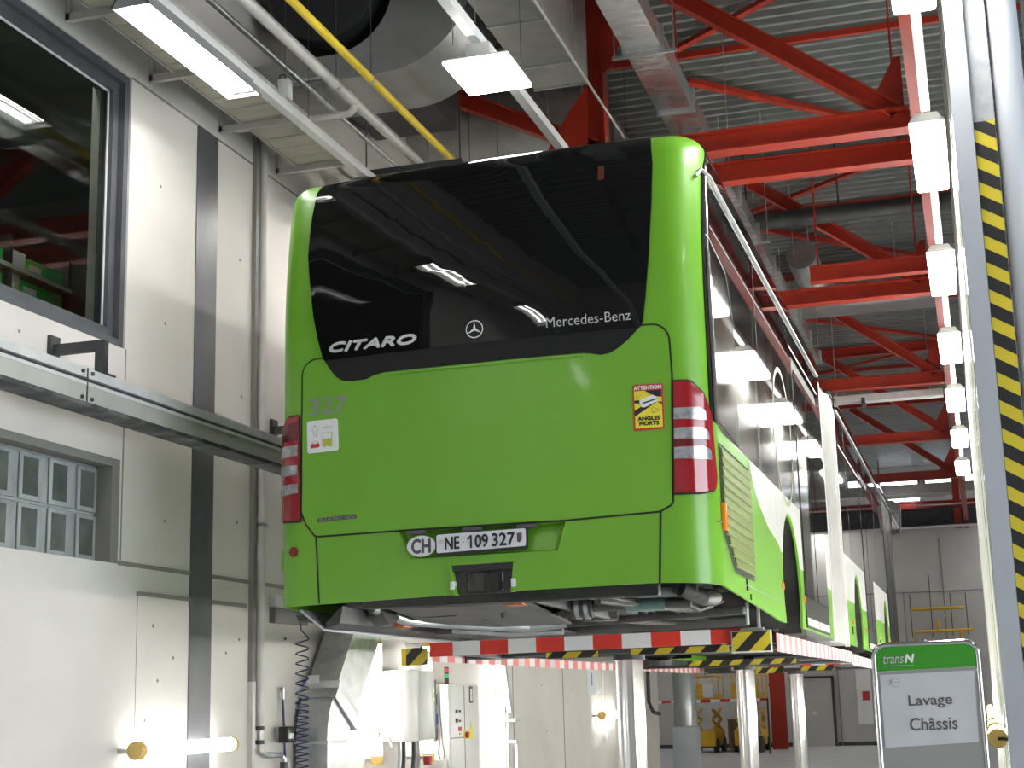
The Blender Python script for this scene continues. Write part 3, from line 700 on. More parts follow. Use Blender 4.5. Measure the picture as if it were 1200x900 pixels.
ribbon(Mside, [(4.05, 4.28), (6.2, 4.28)], .02, .0075, .4).build('window_seam', 'alu', BUS, normals=False)
# ---- wall side of the rear module
def Mwall(y, z, off=0.): return Mr(-(WL - RCL + RCL * PI / 2 + y - .05 - RCL), z, off)
def wallpart(name, pts, off, thick, mat): return patch(Mwall, pts, off, thick, YS, VS).build(name, mat, BUS)
wallpart('side_window_band', [(.30, 2.99), (6.36, 2.97), (6.36, ZT - .02), (.36, ZT - .02), (.30, 4.4)], .006, .012, 'busglass')
wallpart('white_side_panel', wp[:-2] + [(6.36, 2.49), (6.36, 2.975)], .004, .010, 'buswhite')
# ---- bellows
m = MB(); n = 9; rings = []
for k in range(2 * n + 1):
    y = 6.42 + k * (1.6 / (2 * n)); d = 0 if k % 2 == 0 else .045
    w, zt, zb = 1.262 - d, 4.66 - d, 2.03 + d
    sec = [(w, zb), (w, zt - .25)] + arc((w - .25, zt - .25), .25, 0, 90, 5)[1:] + [(-x, z) for x, z in arc((w - .25, zt - .25), .25, 0, 90, 5)[::-1]] + [(-w, zb)]
    rings.append([m.bm.verts.new((x, y, z)) for x, z in sec])
for r0, r1 in zip(rings, rings[1:]):
    for k in range(len(r0)): m.bm.faces.new((r0[k], r0[(k + 1) % len(r0)], r1[(k + 1) % len(r0)], r1[k]))
m.bm.faces.new(rings[0][::-1]); m.bm.faces.new(rings[-1])
be = m.build('bellows', 'rubbergrey', BUS)
for y in (6.45, 7.98):
    MB().prism([(1.28, 2.02), (1.28, 4.44), (1.235, 4.62), (1.10, 4.70), (-1.10, 4.70), (-1.235, 4.62), (-1.28, 4.44), (-1.28, 2.02), (-1.235, 2.02), (-1.235, 4.42), (-1.09, 4.64), (1.09, 4.64), (1.235, 4.42), (1.235, 2.02)], 'y', y, y + .06).build('bellows_frame', 'alu', be, smooth=False)
# ---- front module
YF0, YF1 = 8.04, 17.9
CA = (9.6, 14.75)
for sg in (1, -1):
    pts = [(YF0, 2.045)]
    for c in CA: pts += arch(c, AR, AZ, 2.045)
    pts += [(YF1, 2.045), (YF1, 4.45), (YF0, 4.45)]
    patch(Mlong(sg), pts, 0, .018, [], VS).build('front_body_shell', 'green', BUS)
patch(Mlong(-1), [(YF0, 4.45), (YF1, 4.45), (YF1, ZT - .02), (YF0, ZT - .02)], .006, .012, [], VS).build('side_window_band', 'busglass', BUS)
MB().box(-1.16, 1.16, YF0, YF1, ZT - .03, ZT).build('roof', 'busblack', BUS, smooth=False)
MB().prism([(1.274, 2.2), (1.274, 4.55), (1.08, 4.71), (-1.08, 4.71), (-1.274, 4.55), (-1.274, 2.2)], 'y', 17.9, 18.1).build('windscreen', 'busglass', BUS, bevel=.03)
MF = Mlong(1)
patch(Mlong(-1), [(8.1, 2.97), (17.8, 2.97), (17.8, 4.44), (8.1, 4.44)], .006, .012, [], VS).build('side_window_band', 'busglass', BUS)
patch(Mlong(-1), [(8.1, 2.5), (9.02, 2.5)] + arc((9.6, AZ), AR + .02, 158, 22, 12) + [(10.17, 2.5), (14.17, 2.5)] + arc((14.75, AZ), AR + .02, 158, 22, 12) + [(15.33, 2.5), (17.8, 2.5), (17.8, 2.975), (8.1, 2.975)], .004, .01, [], []).build('white_side_panel', 'buswhite', BUS)
def fpart(name, pts, off, thick, mat, vs=()): return patch(MF, pts, off, thick, [], vs).build(name, mat, BUS)
fpart('side_window_band', [(8.1, 2.97), (10.85, 2.97), (10.85, 4.2), (12.35, 4.2), (12.35, 2.97), (15.45, 2.97), (15.45, 4.42), (17.88, 4.42), (17.88, ZT - .02), (8.1, ZT - .02)], .006, .012, 'busglass', VS)
fpart('white_side_panel', [(8.1, 2.5), (9.02, 2.5)] + arc((9.6, AZ), AR + .02, 158, 22, 12) + [(10.17, 2.5), (10.85, 2.5), (10.85, 2.975), (8.1, 2.975)], .004, .01, 'buswhite')
fpart('white_side_panel', [(12.35, 2.5), (14.17, 2.5)] + arc((14.75, AZ), AR + .02, 158, 22, 12) + [(15.33, 2.5), (15.45, 2.5), (15.45, 2.975), (12.35, 2.975)], .004, .01, 'buswhite')
door(10.87, 12.33, MF); door(15.5, 17.85, MF, 4.4, 'doorrubber')
for y in (9.0, 13.4): ribbon(MF, [(y, 2.99), (y, 4.42)], .03, .0075).build('window_seam', 'darkgrey', BUS, normals=False)
ribbon(MF, [(8.2, 4.12), (10.8, 4.12)], .02, .0075, .4).build('window_seam', 'alu', BUS, normals=False)
MB().tube([MF(y, 4.47, .012) for y in (8.1, 12, 15, 17.8)], .013, 10).build('roof_gutter', 'galv', BUS)
for y, z in ((8.6, 2.27), (10.35, 2.25), (13.2, 2.27), (15.38, 2.27)): MB().box(1.274, 1.286, y, y + .07, z, z + .045).build('side_marker', 'orange', BUS, bevel=.004)
for y in (8.55, 13.0): MB().box(1.276, 1.284, y, y + .04, 2.16, 2.24).build('filler_slot', 'black', BUS, smooth=False)
mi = MB().prism(rpoly([(1.20, 4.10, .05), (1.44, 4.12, .05), (1.47, 4.55, .10), (1.34, 4.66, .08), (1.20, 4.62, .05)]), 'y', 17.75, 17.95).build('wing_mirror', 'blackgloss', BUS)
MB().prism(rpoly([(1.30, 4.16, .02), (1.42, 4.17, .02), (1.44, 4.44, .03), (1.32, 4.42, .02)]), 'y', 17.742, 17.75).build('mirror_glass', 'mirror', mi)
MB().tube([(1.33, 17.85, 4.6), (1.2, 17.95, 4.7), (1.05, 18.0, 4.72)], .03, 8).build('mirror_arm', 'blackgloss', mi)
# ---- wheels and arches
def wheel(y, sg):
    w = MB(); pr = [(.86, .30), (.86, .42), (.88, .465), (.91, .48), (1.09, .48), (1.125, .465), (1.14, .42), (1.14, .31)]
    n = 32; rg = [[w.bm.verts.new((sg * x, y + r * math.cos(2 * PI * k / n), 2.458 + r * math.sin(2 * PI * k / n))) for k in range(n)] for x, r in pr]
    for a, b in zip(rg, rg[1:]):
        for k in range(n): w.bm.faces.new((a[k], a[(k + 1) % n], b[(k + 1) % n], b[k]))
    w.bm.faces.new(rg[0]); w.bm.faces.new(rg[-1][::-1])
    o = w.build('wheel', 'black', BUS)
    r = MB().cyl((sg * 1.09, y, 2.458), (sg * 1.125, y, 2.458), .29, 28).cyl((sg * 1.11, y, 2.458), (sg * 1.15, y, 2.458), .11, 20)
    for k in range(10):
        a = 2 * PI * k / 10; r.cyl((sg * 1.12, y + .17 * math.cos(a), 2.458 + .17 * math.sin(a)), (sg * 1.14, y + .17 * math.cos(a), 2.458 + .17 * math.sin(a)), .016, 6)
    r.build('rim', 'grime', o)
    l = MB(); ac = arc((y, AZ), AR + .005, 210, -30, 16)
    for a, b in zip(ac, ac[1:]): l.bm.faces.new([l.bm.verts.new(q) for q in ((sg * 1.258, *a), (sg * 1.258, *b), (sg * .72, *b), (sg * .72, *a))])
    l.build('wheel_arch_liner', 'grime', BUS, normals=False)
for y in (3.4, 9.6, 14.75):
    for sg in (1, -1): wheel(y, sg)
# ---- underbody
MB().box(-1.24, 1.24, .30, 2.8, 2.47, 2.50).box(-.95, .95, 2.8, 4.0, 2.47, 2.5).box(-1.24, 1.24, 4.0, 6.4, 2.16, 2.2).box(-1.24, 1.24, 8.1, 9.0, 2.16, 2.2).box(-1.24, 1.24, 10.2, 14.1, 2.13, 2.17).box(-.95, .95, 9, 10.2, 2.4, 2.43).box(-.95, .95, 14.1, 15.4, 2.4, 2.43).box(-1.24, 1.24, 15.4, 17.9, 2.13, 2.17).build('floor_pan', 'grime', BUS, smooth=False)
MB().prism([(-1.245, 2.105), (-1.235, 2.115), (-1.085, 1.995), (-1.09, 1.985)], 'y', .30, 2.75).build('side_flap', plain('pale lilac flap lining', (.52, .51, .56), .4), BUS, smooth=False)
MB().prism([(-1.08, 2.0), (-1.0, 2.03), (-.98, 2.13), (-1.09, 2.03)], 'y', .32, 2.75).build('skirt_rail', 'darksteel', BUS, smooth=False)
MB().prism([(-1.27, 2.085), (-1.235, 2.085), (-1.20, 2.06), (-1.25, 2.045)], 'y', .30, 2.2).build('skirt_rail', 'dirt', BUS, smooth=False)
# engine undertray and pipes
MB().prism([(.38, 2.10), (1.35, 2.02), (1.35, 2.035), (.38, 2.115)], 'x', -.72, .12).build('engine_undertray', 'dirtlight', BUS, smooth=False)
MB().prism([(1.55, 2.0), (2.6, 1.985), (2.6, 2.0), (1.55, 2.015)], 'x', -.85, -.05).build('engine_undertray', 'dirtlight', BUS, smooth=False)
MB().box(-.98, -.75, .35, 1.4, 2.12, 2.4).box(-.85, .9, .28, .36, 2.10, 2.30).build('engine_bulkhead', 'grime', BUS, bevel=.02)
MB().box(-.5, .35, 1.3, 2.6, 2.08, 2.45).box(.15, .6, .9, 1.5, 2.10, 2.44).build('engine_block', 'dirt', BUS, bevel=.05)
MB().tube([(-.92, .62, 2.13), (-.80, .9, 2.06), (-.62, 1.2, 2.05), (-.2, 1.5, 2.02), (.05, 1.5, 2.04)], .035, 12).build('exhaust_pipe', 'galv', BUS)
MB().tube([(-.70, 1.45, 2.02), (-.35, 1.62, 1.99), (0, 1.6, 1.99)], .022, 10).build('coolant_pipe', 'galv', BUS)
MB().cyl((-.94, .75, 2.10), (-.84, .72, 2.12), .085, 18).build('filter_canister', 'dirtlight', BUS)
MB().box(-.92, -.84, .95, 1.1, 2.02, 2.07).build('rusty_bracket', 'rust', BUS, bevel=.01)
MB().box(-.02, .10, .36, .50, 2.09, 2.13).build('rusty_bracket', 'rust', BUS, bevel=.01)
MB().bar((.14, .32, 2.13), (.42, 1.3, 2.05), .03, .05).bar((.50, .5, 2.11), (.9, 1.3, 2.08), .05, .05).bar((.55, .35, 2.12), (.68, .95, 2.08), .09, .02).bar((.25, 1.25, 2.04), (.62, 2.0, 2.03), .10, .02).bar((.75, .45, 2.13), (.95, .60, 2.14), .10, .05).build('engine_mount', 'dirtlight', BUS, bevel=.006)
MB().bar((-.1, 1.55, 2.03), (1.22, 1.25, 2.055), .05, .045).bar((-.9, 2.2, 2.02), (1.1, 2.2, 2.03), .07, .06).build('cross_member', 'dirtlight', BUS, bevel=.006)
dr = MB().cyl((.28, .80, 2.09), (.40, .80, 2.09), .065, 20).cyl((.40, .80, 2.09), (.62, .80, 2.09), .032, 14).cyl((.62, .80, 2.09), (.98, .80, 2.09), .03, 14).build('drive_shaft', 'dirtlight', BUS)
MB().cyl((.60, .80, 2.09), (.83, .80, 2.09), .042, 16).build('shaft_coupling', 'teal', dr)
MB().cyl((.30, .80, 2.09), (.325, .80, 2.09), .072, 20).cyl((.355, .80, 2.09), (.38, .80, 2.09), .072, 20).build('shaft_flange', 'galv', dr)
MB().tube([(.98, .5, 2.15), (1.08, .6, 2.10), (1.10, .9, 2.12), (1.0, 1.1, 2.14)], .045, 12).build('coolant_pipe', 'dirt', BUS)
rnd = random.Random(3)
for k in range(46):
    m = MB(); x = rnd.uniform(-.8, 1.1); y = rnd.uniform(.5, 2.8); z = rnd.uniform(2.08, 2.3); a, b, c = rnd.uniform(.03, .14), rnd.uniform(.03, .14), rnd.uniform(.03, .1)
    if rnd.random() < .5: m.box(x - a, x + a, y - b, y + b, z - c * .5, z + c)
    else: m.cyl((x - a, y, z), (x + a, y + rnd.uniform(-.1, .1), z), rnd.uniform(.02, .06), 10)
    m.build('engine_part', 'dirt', BUS, bevel=.008)
for k in range(14):
    m = MB(); x = rnd.uniform(-.8, 1.0); y = rnd.uniform(.4, 2.0); dx, dy = rnd.uniform(-.4, .4), rnd.uniform(.1, .8)
    m.tube([(x, y, 2.10), (x + dx * .4, y + dy * .4, 2.06), (x + dx, y + dy, 2.12)], rnd.uniform(.008, .02), 8)
    m.build('hose', 'black', BUS)
MB().cyl((-1.0, 3.4, 2.458), (1.0, 3.4, 2.458), .09, 16).cyl((-1.0, 9.6, 2.458), (1.0, 9.6, 2.458), .09, 16).cyl((-1.0, 14.75, 2.458), (1.0, 14.75, 2.458), .09, 16).sphere((.1, 3.4, 2.36), .22, 16).build('axle', 'dirt', BUS)
MB().box(.95, 1.05, 4.3, 6.2, 2.05, 2.15).box(-.3, .4, 5, 6.2, 2.02, 2.15).build('chassis_rail', 'dirt', BUS, bevel=.01)
for y in (1.55, 2.05): MB().cyl((1.19, y, 1.985), (1.19, y, 2.12), .012, 8).build('jacking_stud', 'galv', BUS)

# ================================================================== LIFT
def lift(y, n, label):
    t = thing('axle_lift', label, 'vehicle lift', (0, y, 0), 'bus lift pistons')
    MB().cyl((0, y, 0), (0, y, 1.86), .106, 40).build('piston', 'piston', t)
    MB().cyl((0, y, 0), (0, y, .05), .2, 32).build('base_ring', 'darksteel', t)
    MB().cyl((0, y, 1.845), (0, y, 1.885), .12, 32).build('collar', 'darksteel', t)
    f = y - .45 if n == 0 else y - .2
    w = .78 if n == 0 else .58
    MB().box(-w, w, f, y + .5, 1.885, 1.93).box(-1.24, 1.24, y - .16, y + .16, 1.885, 1.915).build('carrier', 'darksteel', t, bevel=.006)
    for sg in (-1, 1): MB().box(sg * 1.11 - .12, sg * 1.11 + .12, y - .45, y + .45, 1.915, 1.978).build('wheel_tray', 'dirt', t, smooth=False)
    return t
l1 = lift(3.5, 0, 'polished lift piston under the rear axle, nearest to the red and white beam')
MB().box(-.52, -.13, 3.03, 3.05, 1.862, 1.905).build('hazard_strip', 'hazard', l1, smooth=False)
MB().box(.12, .83, 3.03, 3.05, 1.868, 1.912).build('hazard_strip', 'hazard', l1, smooth=False)
MB().bar((-1.12, 2.2, 1.925), (1.20, 2.2, 1.945), .05, .095, up=(0, 0, 1)).build('warning_beam', 'beamstripe', l1, smooth=False)
MB().box(1.00, 1.245, 2.13, 2.15, 1.84, 1.965).build('hazard_plate', 'hazard_plate', l1, smooth=False)
MB().box(.99, 1.255, 2.15, 2.158, 1.83, 1.975).build('plate_backing', 'white', l1, smooth=False)
MB().box(-1.325, -1.17, 2.25, 2.27, 1.825, 1.945).build('hazard_plate', 'hazard_plate', l1, smooth=False)
MB().box(-1.36, -1.325, 2.25, 2.33, 1.825, 1.945).build('plate_edge', 'yellow', l1, smooth=False)
MB().box(-1.0, -.95, 2.2, 3.3, 1.885, 1.92).box(.95, 1.0, 2.2, 3.3, 1.885, 1.92).build('beam_arm', 'darksteel', l1, smooth=False)
l2 = lift(9.4, 1, 'polished lift piston under the middle axle, second from the front')
MB().box(-.60, .60, 9.16, 9.19, 1.895, 1.955).build('hazard_strip', 'hazard', l2, smooth=False)
l3 = lift(14.3, 2, 'polished lift piston under the front axle, farthest from the camera')
MB().box(-.54, -.14, 14.06, 14.09, 1.865, 1.945).build('hazard_strip', 'hazard', l3, smooth=False)
MB().box(.10, .56, 14.06, 14.09, 1.885, 1.965).build('hazard_strip', 'hazard', l3, smooth=False)
MB().bar((-.1, 14.05, 1.965), (.85, 14.05, 1.975), .02, .03).build('warning_bar', 'beamstripe', l3, smooth=False)
def tape(x, pts, label):
    t = thing('barrier_tape', label, 'barrier tape', (x, pts[0][0], 1.9), None)
    m = MB(); prev = None
    for y, z, hh in pts:
        c = [m.bm.verts.new(q) for q in ((x, y, z), (x + .004, y, z), (x + .004, y, z + hh), (x, y, z + hh))]
        if prev:
            for k in range(4): m.bm.faces.new((prev[k], prev[(k + 1) % 4], c[(k + 1) % 4], c[k]))
        else: m.bm.faces.new(c[::-1])
        prev = c
    m.bm.faces.new(prev)
    m.build('tape', 'tape', t, smooth=False)
    for y in (pts[0][0] + .1, 3.5, 9.4, 14.3, pts[-1][0] - .02): MB().box(x - .012 if x > 0 else x + .004, x if x > 0 else x + .016, y - .01, y + .01, 1.86, 1.965).build('tape_post', 'darksteel', t, smooth=False)
tape(1.27, [(2.25, 1.835, .12), (4, 1.84, .12), (6, 1.855, .11), (8.2, 1.865, .11), (8.4, 1.84, .11), (12, 1.84, .11), (16.4, 1.85, .11)], 'red and white tape along the partition side of the lift')
tape(-1.31, [(2.4, 1.86, .075), (6, 1.86, .075), (10, 1.87, .075), (13, 1.885, .07), (17.2, 1.95, .07)], 'red and white tape along the concrete wall side of the lift')
# ================================================================== ROOF STEEL
def truss(y, n, label):
    t = thing('roof_truss', label, 'roof truss', (0, y, 6.5), 'red roof trusses')
    MB().ibeam((-7.5, y, 6.50), (2.34, y, 6.50), .19, .20).build('bottom_chord', 'red', t, smooth=False)
    MB().ibeam((-7.5, y, 8.32), (9.5, y, 8.32), .16, .20).build('top_chord', 'red', t, smooth=False)
    MB().ibeam((-.49, y, 6.6), (-.49, y, 8.22), .19, .19, up=(1, 0, 0)).build('post', 'red', t, smooth=False)
    MB().ibeam((2.22, y, 6.58), (.02, y, 8.22), .15, .15).build('diagonal', 'red', t, smooth=False)
    MB().ibeam((-.50, y, 6.60), (-2.75, y, 7.75), .15, .15).build('diagonal', 'red', t, smooth=False)
    MB().prism([(2.30, 6.6), (1.96, 6.6), (2.24, 7.10), (2.30, 7.10)], 'y', y - .01, y + .01).build('gusset_plate', 'red', t, smooth=False)
    MB().prism([(-.58, 6.6), (-.95, 6.6), (-.90, 6.72), (-.62, 7.12), (-.58, 7.15)], 'y', y - .105, y - .09).build('gusset_plate', 'red', t, smooth=False)
    MB().prism([(-.40, 8.22), (-.40, 7.30), (-.30, 7.36), (-.16, 7.75), (-.20, 8.22)], 'y', y - .105, y - .09).build('gusset_plate', 'red', t, smooth=False)
    return t
for n, (y, lab) in enumerate(((5.25, 'red steel truss nearest to the bus rear, crossing above its roof'), (11.15, 'red steel truss second from the bus rear'), (17.05, 'red steel truss third from the bus rear'), (22.9, 'dark red steel truss fourth from the bus rear'), (28.7, 'dark red steel truss fifth from the bus rear'))): truss(y, n, lab)
t = thing('roof_brace', 'short red roof brace high above the yellow pipe', 'bracing', (-2.2, 3, 7.4))
MB().bar((-2.37, 2.7, 7.4), (-2.45, 3.75, 7.4), .09, .09).bar((-2.40, 3.25, 7.4), (-1.1, 3.2, 7.42), .04, .04).bar((-2.42, 3.4, 7.4), (-2.42, 3.4, 8.46), .04, .04, up=(1, 0, 0)).build('brace', 'red', t, smooth=False)
t = thing('roof_beam', 'long red beam running down the hall above the partition lights', 'steel beam', (2.42, 15, 6.5))
MB().ibeam((2.42, -13, 6.50), (2.42, 40.5, 6.50), .13, .2).build('beam', 'red', t, smooth=False)
for y in (5.25, 11.15, 17.05, 22.9, 28.7): MB().box(2.38, 2.46, y - .05, y + .05, 6.6, 8.45).build('stay', 'red', t, smooth=False)
for y, x0, lab in ((6.1, .05, 'lower red cross beam just beyond the nearest truss'), (10.1, .95, 'short red cross beam just before the second truss')):
    t = thing('cross_beam', lab, 'steel beam', (1.2, y, 6.5)); MB().ibeam((x0, y, 6.50), (2.355, y, 6.50), .16, .2).build('beam', 'red', t, smooth=False)
    for x in (x0 + .1, 2.2): MB().cyl((x, y, 6.6), (x, y, 8.46), .012, 6).build('hanger_rod', 'red', t)
k = 0
where = ('nearest bay', 'second bay', 'third bay', 'fourth bay')
for i, y in enumerate((7.5, 13.4, 19.3, 25.1)):
    t = thing('roof_bracing', 'thin red bracing under the corrugated deck in the %s' % where[i], 'bracing', (1.1, y, 8.38))
    MB().bar((-7, y, 8.40), (9, y, 8.40), .05, .07).build('tie', 'red', t, smooth=False)
    MB().bar((-.15, y - .2, 8.36), (2.5, y - 2.3, 8.36), .08, .05).build('brace', 'red', t, smooth=False)
    MB().bar((-.10, y + .6, 8.36), (2.5, y + 3.4, 8.36), .10, .06).build('brace', 'red', t, smooth=False)
# ================================================================== DUCTS
def flat_duct():
    t = thing('supply_duct', 'flat bright silver duct running down the hall above the bus roof edge', 'duct', (.27, 6, 6.85))
    y = -2.0; k = 0
    while y < 16:
        y2 = y + 1.42
        MB().box(.11, .42, y, y2, 6.86, 7.05).build('duct_section', 'ductbright', t, smooth=False)
        MB().box(.085, .445, y2, y2 + .03, 6.835, 7.07).build('flange', 'galv', t, smooth=False)
        if k % 2 == 1:
            MB().bar((.0, y2 + .015, 6.82), (.55, y2 + .015, 6.82), .03, .025).build('support_bar', 'galv', t, smooth=False)
            for x in (.02, .53): MB().cyl((x, y2 + .015, 6.82), (x, y2 + .015, 8.46), .006, 6).build('hanger_rod', 'galv', t)
        y = y2 + .03; k += 1
flat_duct()
t = thing('exhaust_duct', 'big grey sheet metal duct with a seamed flat bottom over the square light', 'duct', (-.6, 2, 6.8))
MB().box(-.67, -.21, -1.0, 3.75, 6.62, 7.5).build('duct_body', 'duct', t, smooth=False)
for y in (.4, 1.6, 2.42, 3.25, 3.72): MB().box(-.675, -.205, y, y + .02, 6.607, 7.505).build('seam', 'galv', t, smooth=False)
MB().box(-.208, -.192, -1.0, 5.08, 6.605, 6.62).build('edge_angle', 'white', t, smooth=False)
for y in (.6, 3.0): 
    for x in (-.6, -.3): MB().cyl((x, y, 7.5), (x, y, 8.46), .008, 6).build('hanger_rod', 'galv', t)
t = thing('duct_elbow', 'large curved sheet metal duct elbow between the yellow pipe and the square light', 'duct', (-1.4, 2.5, 7))
outer = [(-3.0, 6.27), (-1.45, 6.27)] + arc((-1.45, 7.02), .75, 270, 360, 12)[1:] + [(-.70, 8.46)]
inner = [(-1.36, 8.46), (-1.36, 6.98)] + arc((-1.86, 6.98), .5, 0, -90, 10)[1:] + [(-3.0, 6.48)]
MB().prism(outer + inner, 'y', 2.2, 2.95).build('elbow', 'duct', t)
MB().bar((-1.36, 2.19, 6.95), (-.72, 2.19, 7.02), .02, .02).bar((-2.6, 2.19, 6.30), (-1.95, 2.19, 6.30), .02, .02).build('seam', 'galv', t, smooth=False)
t = thing('elbow_dark_fill', 'black cylinder added as the dark gap inside the curve of the elbow', 'duct', (-1.95, 2.5, 7))  # black cylinder stands in for the dark space inside the bend
MB().cyl((-1.93, 2.15, 7.05), (-1.93, 2.9, 7.05), .46, 32).build('shade_filler', 'black', t, bevel=.03)
MB().cyl((-1.93, 2.5, 7.5), (-1.93, 2.5, 8.46), .012, 6).build('hanger_rod', 'galv', t)
t = thing('round_duct', 'big round grey duct with an end cap just behind the nearest truss post', 'duct', (-1.3, 6.2, 7.4))
MB().cyl((-2.6, 6.2, 7.42), (-.72, 6.2, 7.42), .50, 40).build('duct_body', 'duct', t)
for x in (-1.1, -.74): MB().cyl((x, 6.2, 7.42), (x + .02, 6.2, 7.42), .512, 40).build('seam', 'galv', t)
MB().cyl((-1.5, 6.2, 7.9), (-1.5, 6.2, 8.46), .008, 6).build('hanger_rod', 'galv', t)
t = thing('return_duct', 'wide grey duct with cross seams behind the nearest truss', 'duct', (-1.3, 7.8, 7.4))
MB().box(-2.5, -.75, 7.2, 8.6, 7.12, 7.7).build('duct_body', 'duct', t, smooth=False)
for x in (-1.9, -1.35, -.9): MB().box(x, x + .02, 7.195, 8.605, 7.11, 7.71).build('seam', 'galv', t, smooth=False)
MB().cyl((-1.4, 7.8, 7.7), (-1.4, 7.8, 8.46), .012, 6).build('hanger_rod', 'galv', t)
t = thing('duct_bank', 'dark box ducts in the shade behind the pipes', 'duct', (-2, 4.6, 7))
MB().box(-2.5, -1.68, 3.45, 4.7, 6.75, 7.2).build('duct_body', 'darksteel', t, bevel=.02)
MB().cyl((-2.0, 4.2, 7.2), (-2.0, 4.2, 8.46), .012, 6).build('hanger_rod', 'galv', t)
t = thing('black_duct', 'dark round pipe crossing under the deck before the second truss', 'pipe', (1, 11.4, 7.4))
MB().cyl((-6, 10.75, 7.45), (9, 10.75, 7.45), .11, 20).build('pipe', 'darksteel', t)
for x in (.15, 1.3): MB().cyl((x, 10.75, 7.5), (x, 10.75, 8.46), .012, 6).build('hanger_rod', 'darksteel', t)
t = thing('ventilation_duct', 'grey round ventilation ducts with an elbow under the third bay deck', 'duct', (1.2, 15, 7))
MB().tube([(.62, 12.6, 7.5), (.64, 13.6, 7.45), (.75, 14.3, 7.4), (1.05, 14.6, 7.4), (2.3, 14.7, 7.45)], .21, 24).build('round_duct', 'duct', t)
MB().box(.1, 2.3, 15.4, 16.4, 7.5, 7.9).build('flat_duct', 'duct', t, smooth=False)
for x, y in ((.64, 13.6), (1.8, 14.68), (.5, 15.9)): MB().cyl((x, y, 7.4), (x, y, 8.46), .01, 6).build('hanger_rod', 'galv', t)
t = thing('strip_duct', 'thin pale duct hanging just below the third truss', 'duct', (1.4, 17.3, 6.3))
MB().box(.4, 2.3, 17.25, 17.5, 6.25, 6.36).build('duct_body', 'alu', t, smooth=False)
MB().box(1.0, 1.06, 17.2, 17.55, 6.18, 6.30).build('clamp', 'darksteel', t, smooth=False)
for x in (.6, 2.1): MB().cyl((x, 17.35, 6.36), (x, 17.35, 8.46), .01, 6).build('hanger_rod', 'galv', t)
# ================================================================== PIPES UNDER THE ROOF
def pipe_y(name, label, x, z, r, mat, y0=-8, y1=16, cat='pipe'):
    t = thing(name, label, cat, (x, (y0 + y1) / 2, z))
    MB().cyl((x, y0, z), (x, y1, z), r, 16).build('pipe_run', mat, t)
    for y in frange(y0 + .4, y1, 3.1):
        MB().cyl((x, y - .015, z), (x, y + .015, z), r + .006, 16).build('clamp', 'galv', t)
        MB().cyl((x, y, z + r), (x, y, ZC + .01), .003, 5).build('hanger_rod', 'darksteel', t)
    return t
pipe_y('water_pipe', 'thick grey white pipe running under the roof beside the yellow pipe', -1.61, 6.0, .042, 'whitepipe')
pipe_y('gas_pipe', 'bright yellow pipe running under the roof', -1.335, 6.0, .030, 'yellow')
pipe_y('conduit_pipe', 'thin silver conduit above the cable tray', -2.02, 6.2, .022, 'galv')
pipe_y('sprinkler_pipe', 'dark sprinkler pipe in the shade beside the silver duct', -.10, 7.65, .05, 'darksteel')
t = thing('branch_pipe', 'short white branch pipe with an elbow crossing over the cable tray', 'pipe', (-2, 2.02, 5.9))
MB().tube([(-2.58, 2.02, 5.90), (-1.68, 2.02, 5.90), (-1.635, 2.02, 5.905), (-1.61, 2.02, 5.93), (-1.605, 2.02, 5.958)], .026, 12).build('pipe_run', 'whitepipe', t)
t = thing('pipe_hanger', 'grey channel frame carrying the pipes above the bus roof', 'pipe support', (-1.6, 3.35, 6))
MB().box(-2.05, -1.2, 3.33, 3.38, 5.90, 5.945).build('crossbar', 'darksteel', t, smooth=False)
MB().box(-2.075, -2.03, 3.33, 3.38, 5.70, 5.945).build('upright', 'darksteel', t, smooth=False)
for x in (-2.05, -1.22): MB().cyl((x, 3.355, 5.94), (x, 3.355, 8.46), .006, 6).build('hanger_rod', 'darksteel', t)
# cable tray on brackets
t = thing('cable_tray', 'beige ribbed cable tray between the concrete wall and the light rail', 'cable tray', (-2.3, 0, 5.85))
m = MB(); y = -6
while y < 2.8:
    m.box(-2.41, -2.0, y, y + .205, 5.85, 5.856); y += .215
m.build('tray_floor', 'tray', t, smooth=False)
MB().box(-2.0, -1.985, -6, 2.8, 5.83, 5.95).box(-2.425, -2.41, -6, 2.8, 5.84, 5.95).build('side_rail', 'alu_dull', t, smooth=False)
for y in (-3.3, -2.3, -1.28, -.26, .76, 1.78, 2.76):
    MB().box(-2.6, -1.98, y, y + .04, 5.795, 5.845).box(-2.6, -2.57, y, y + .04, 5.80, 6.06).build('bracket', 'alu_dull', t, smooth=False)
t = thing('junction_box', 'small white box clipped to the outer edge of the cable tray', 'box', (-1.95, 1.6, 5.95))
MB().box(-1.985, -1.90, 1.50, 1.58, 5.87, 6.02).build('case', 'white', t, bevel=.006)
MB().tube([(-1.985, 1.54, 6.02), (-1.985, 1.54, 6.06), (-1.95, 1.54, 6.07), (-1.93, 1.54, 6.02)], .006, 6).build('wire', 'darksteel', t)
t = thing('alarm_sounder', 'small red sounder on a grey box high on the wall beyond the tray', 'alarm', (-2.5, 3.4, 5.75))
MB().box(-2.6, -2.45, 3.35, 3.5, 5.55, 5.76).build('back_box', 'darksteel', t, bevel=.006)
MB().cyl((-2.52, 3.42, 5.76), (-2.52, 3.42, 5.84), .06, 16).build('sounder', 'redlamp', t, bevel=.01)
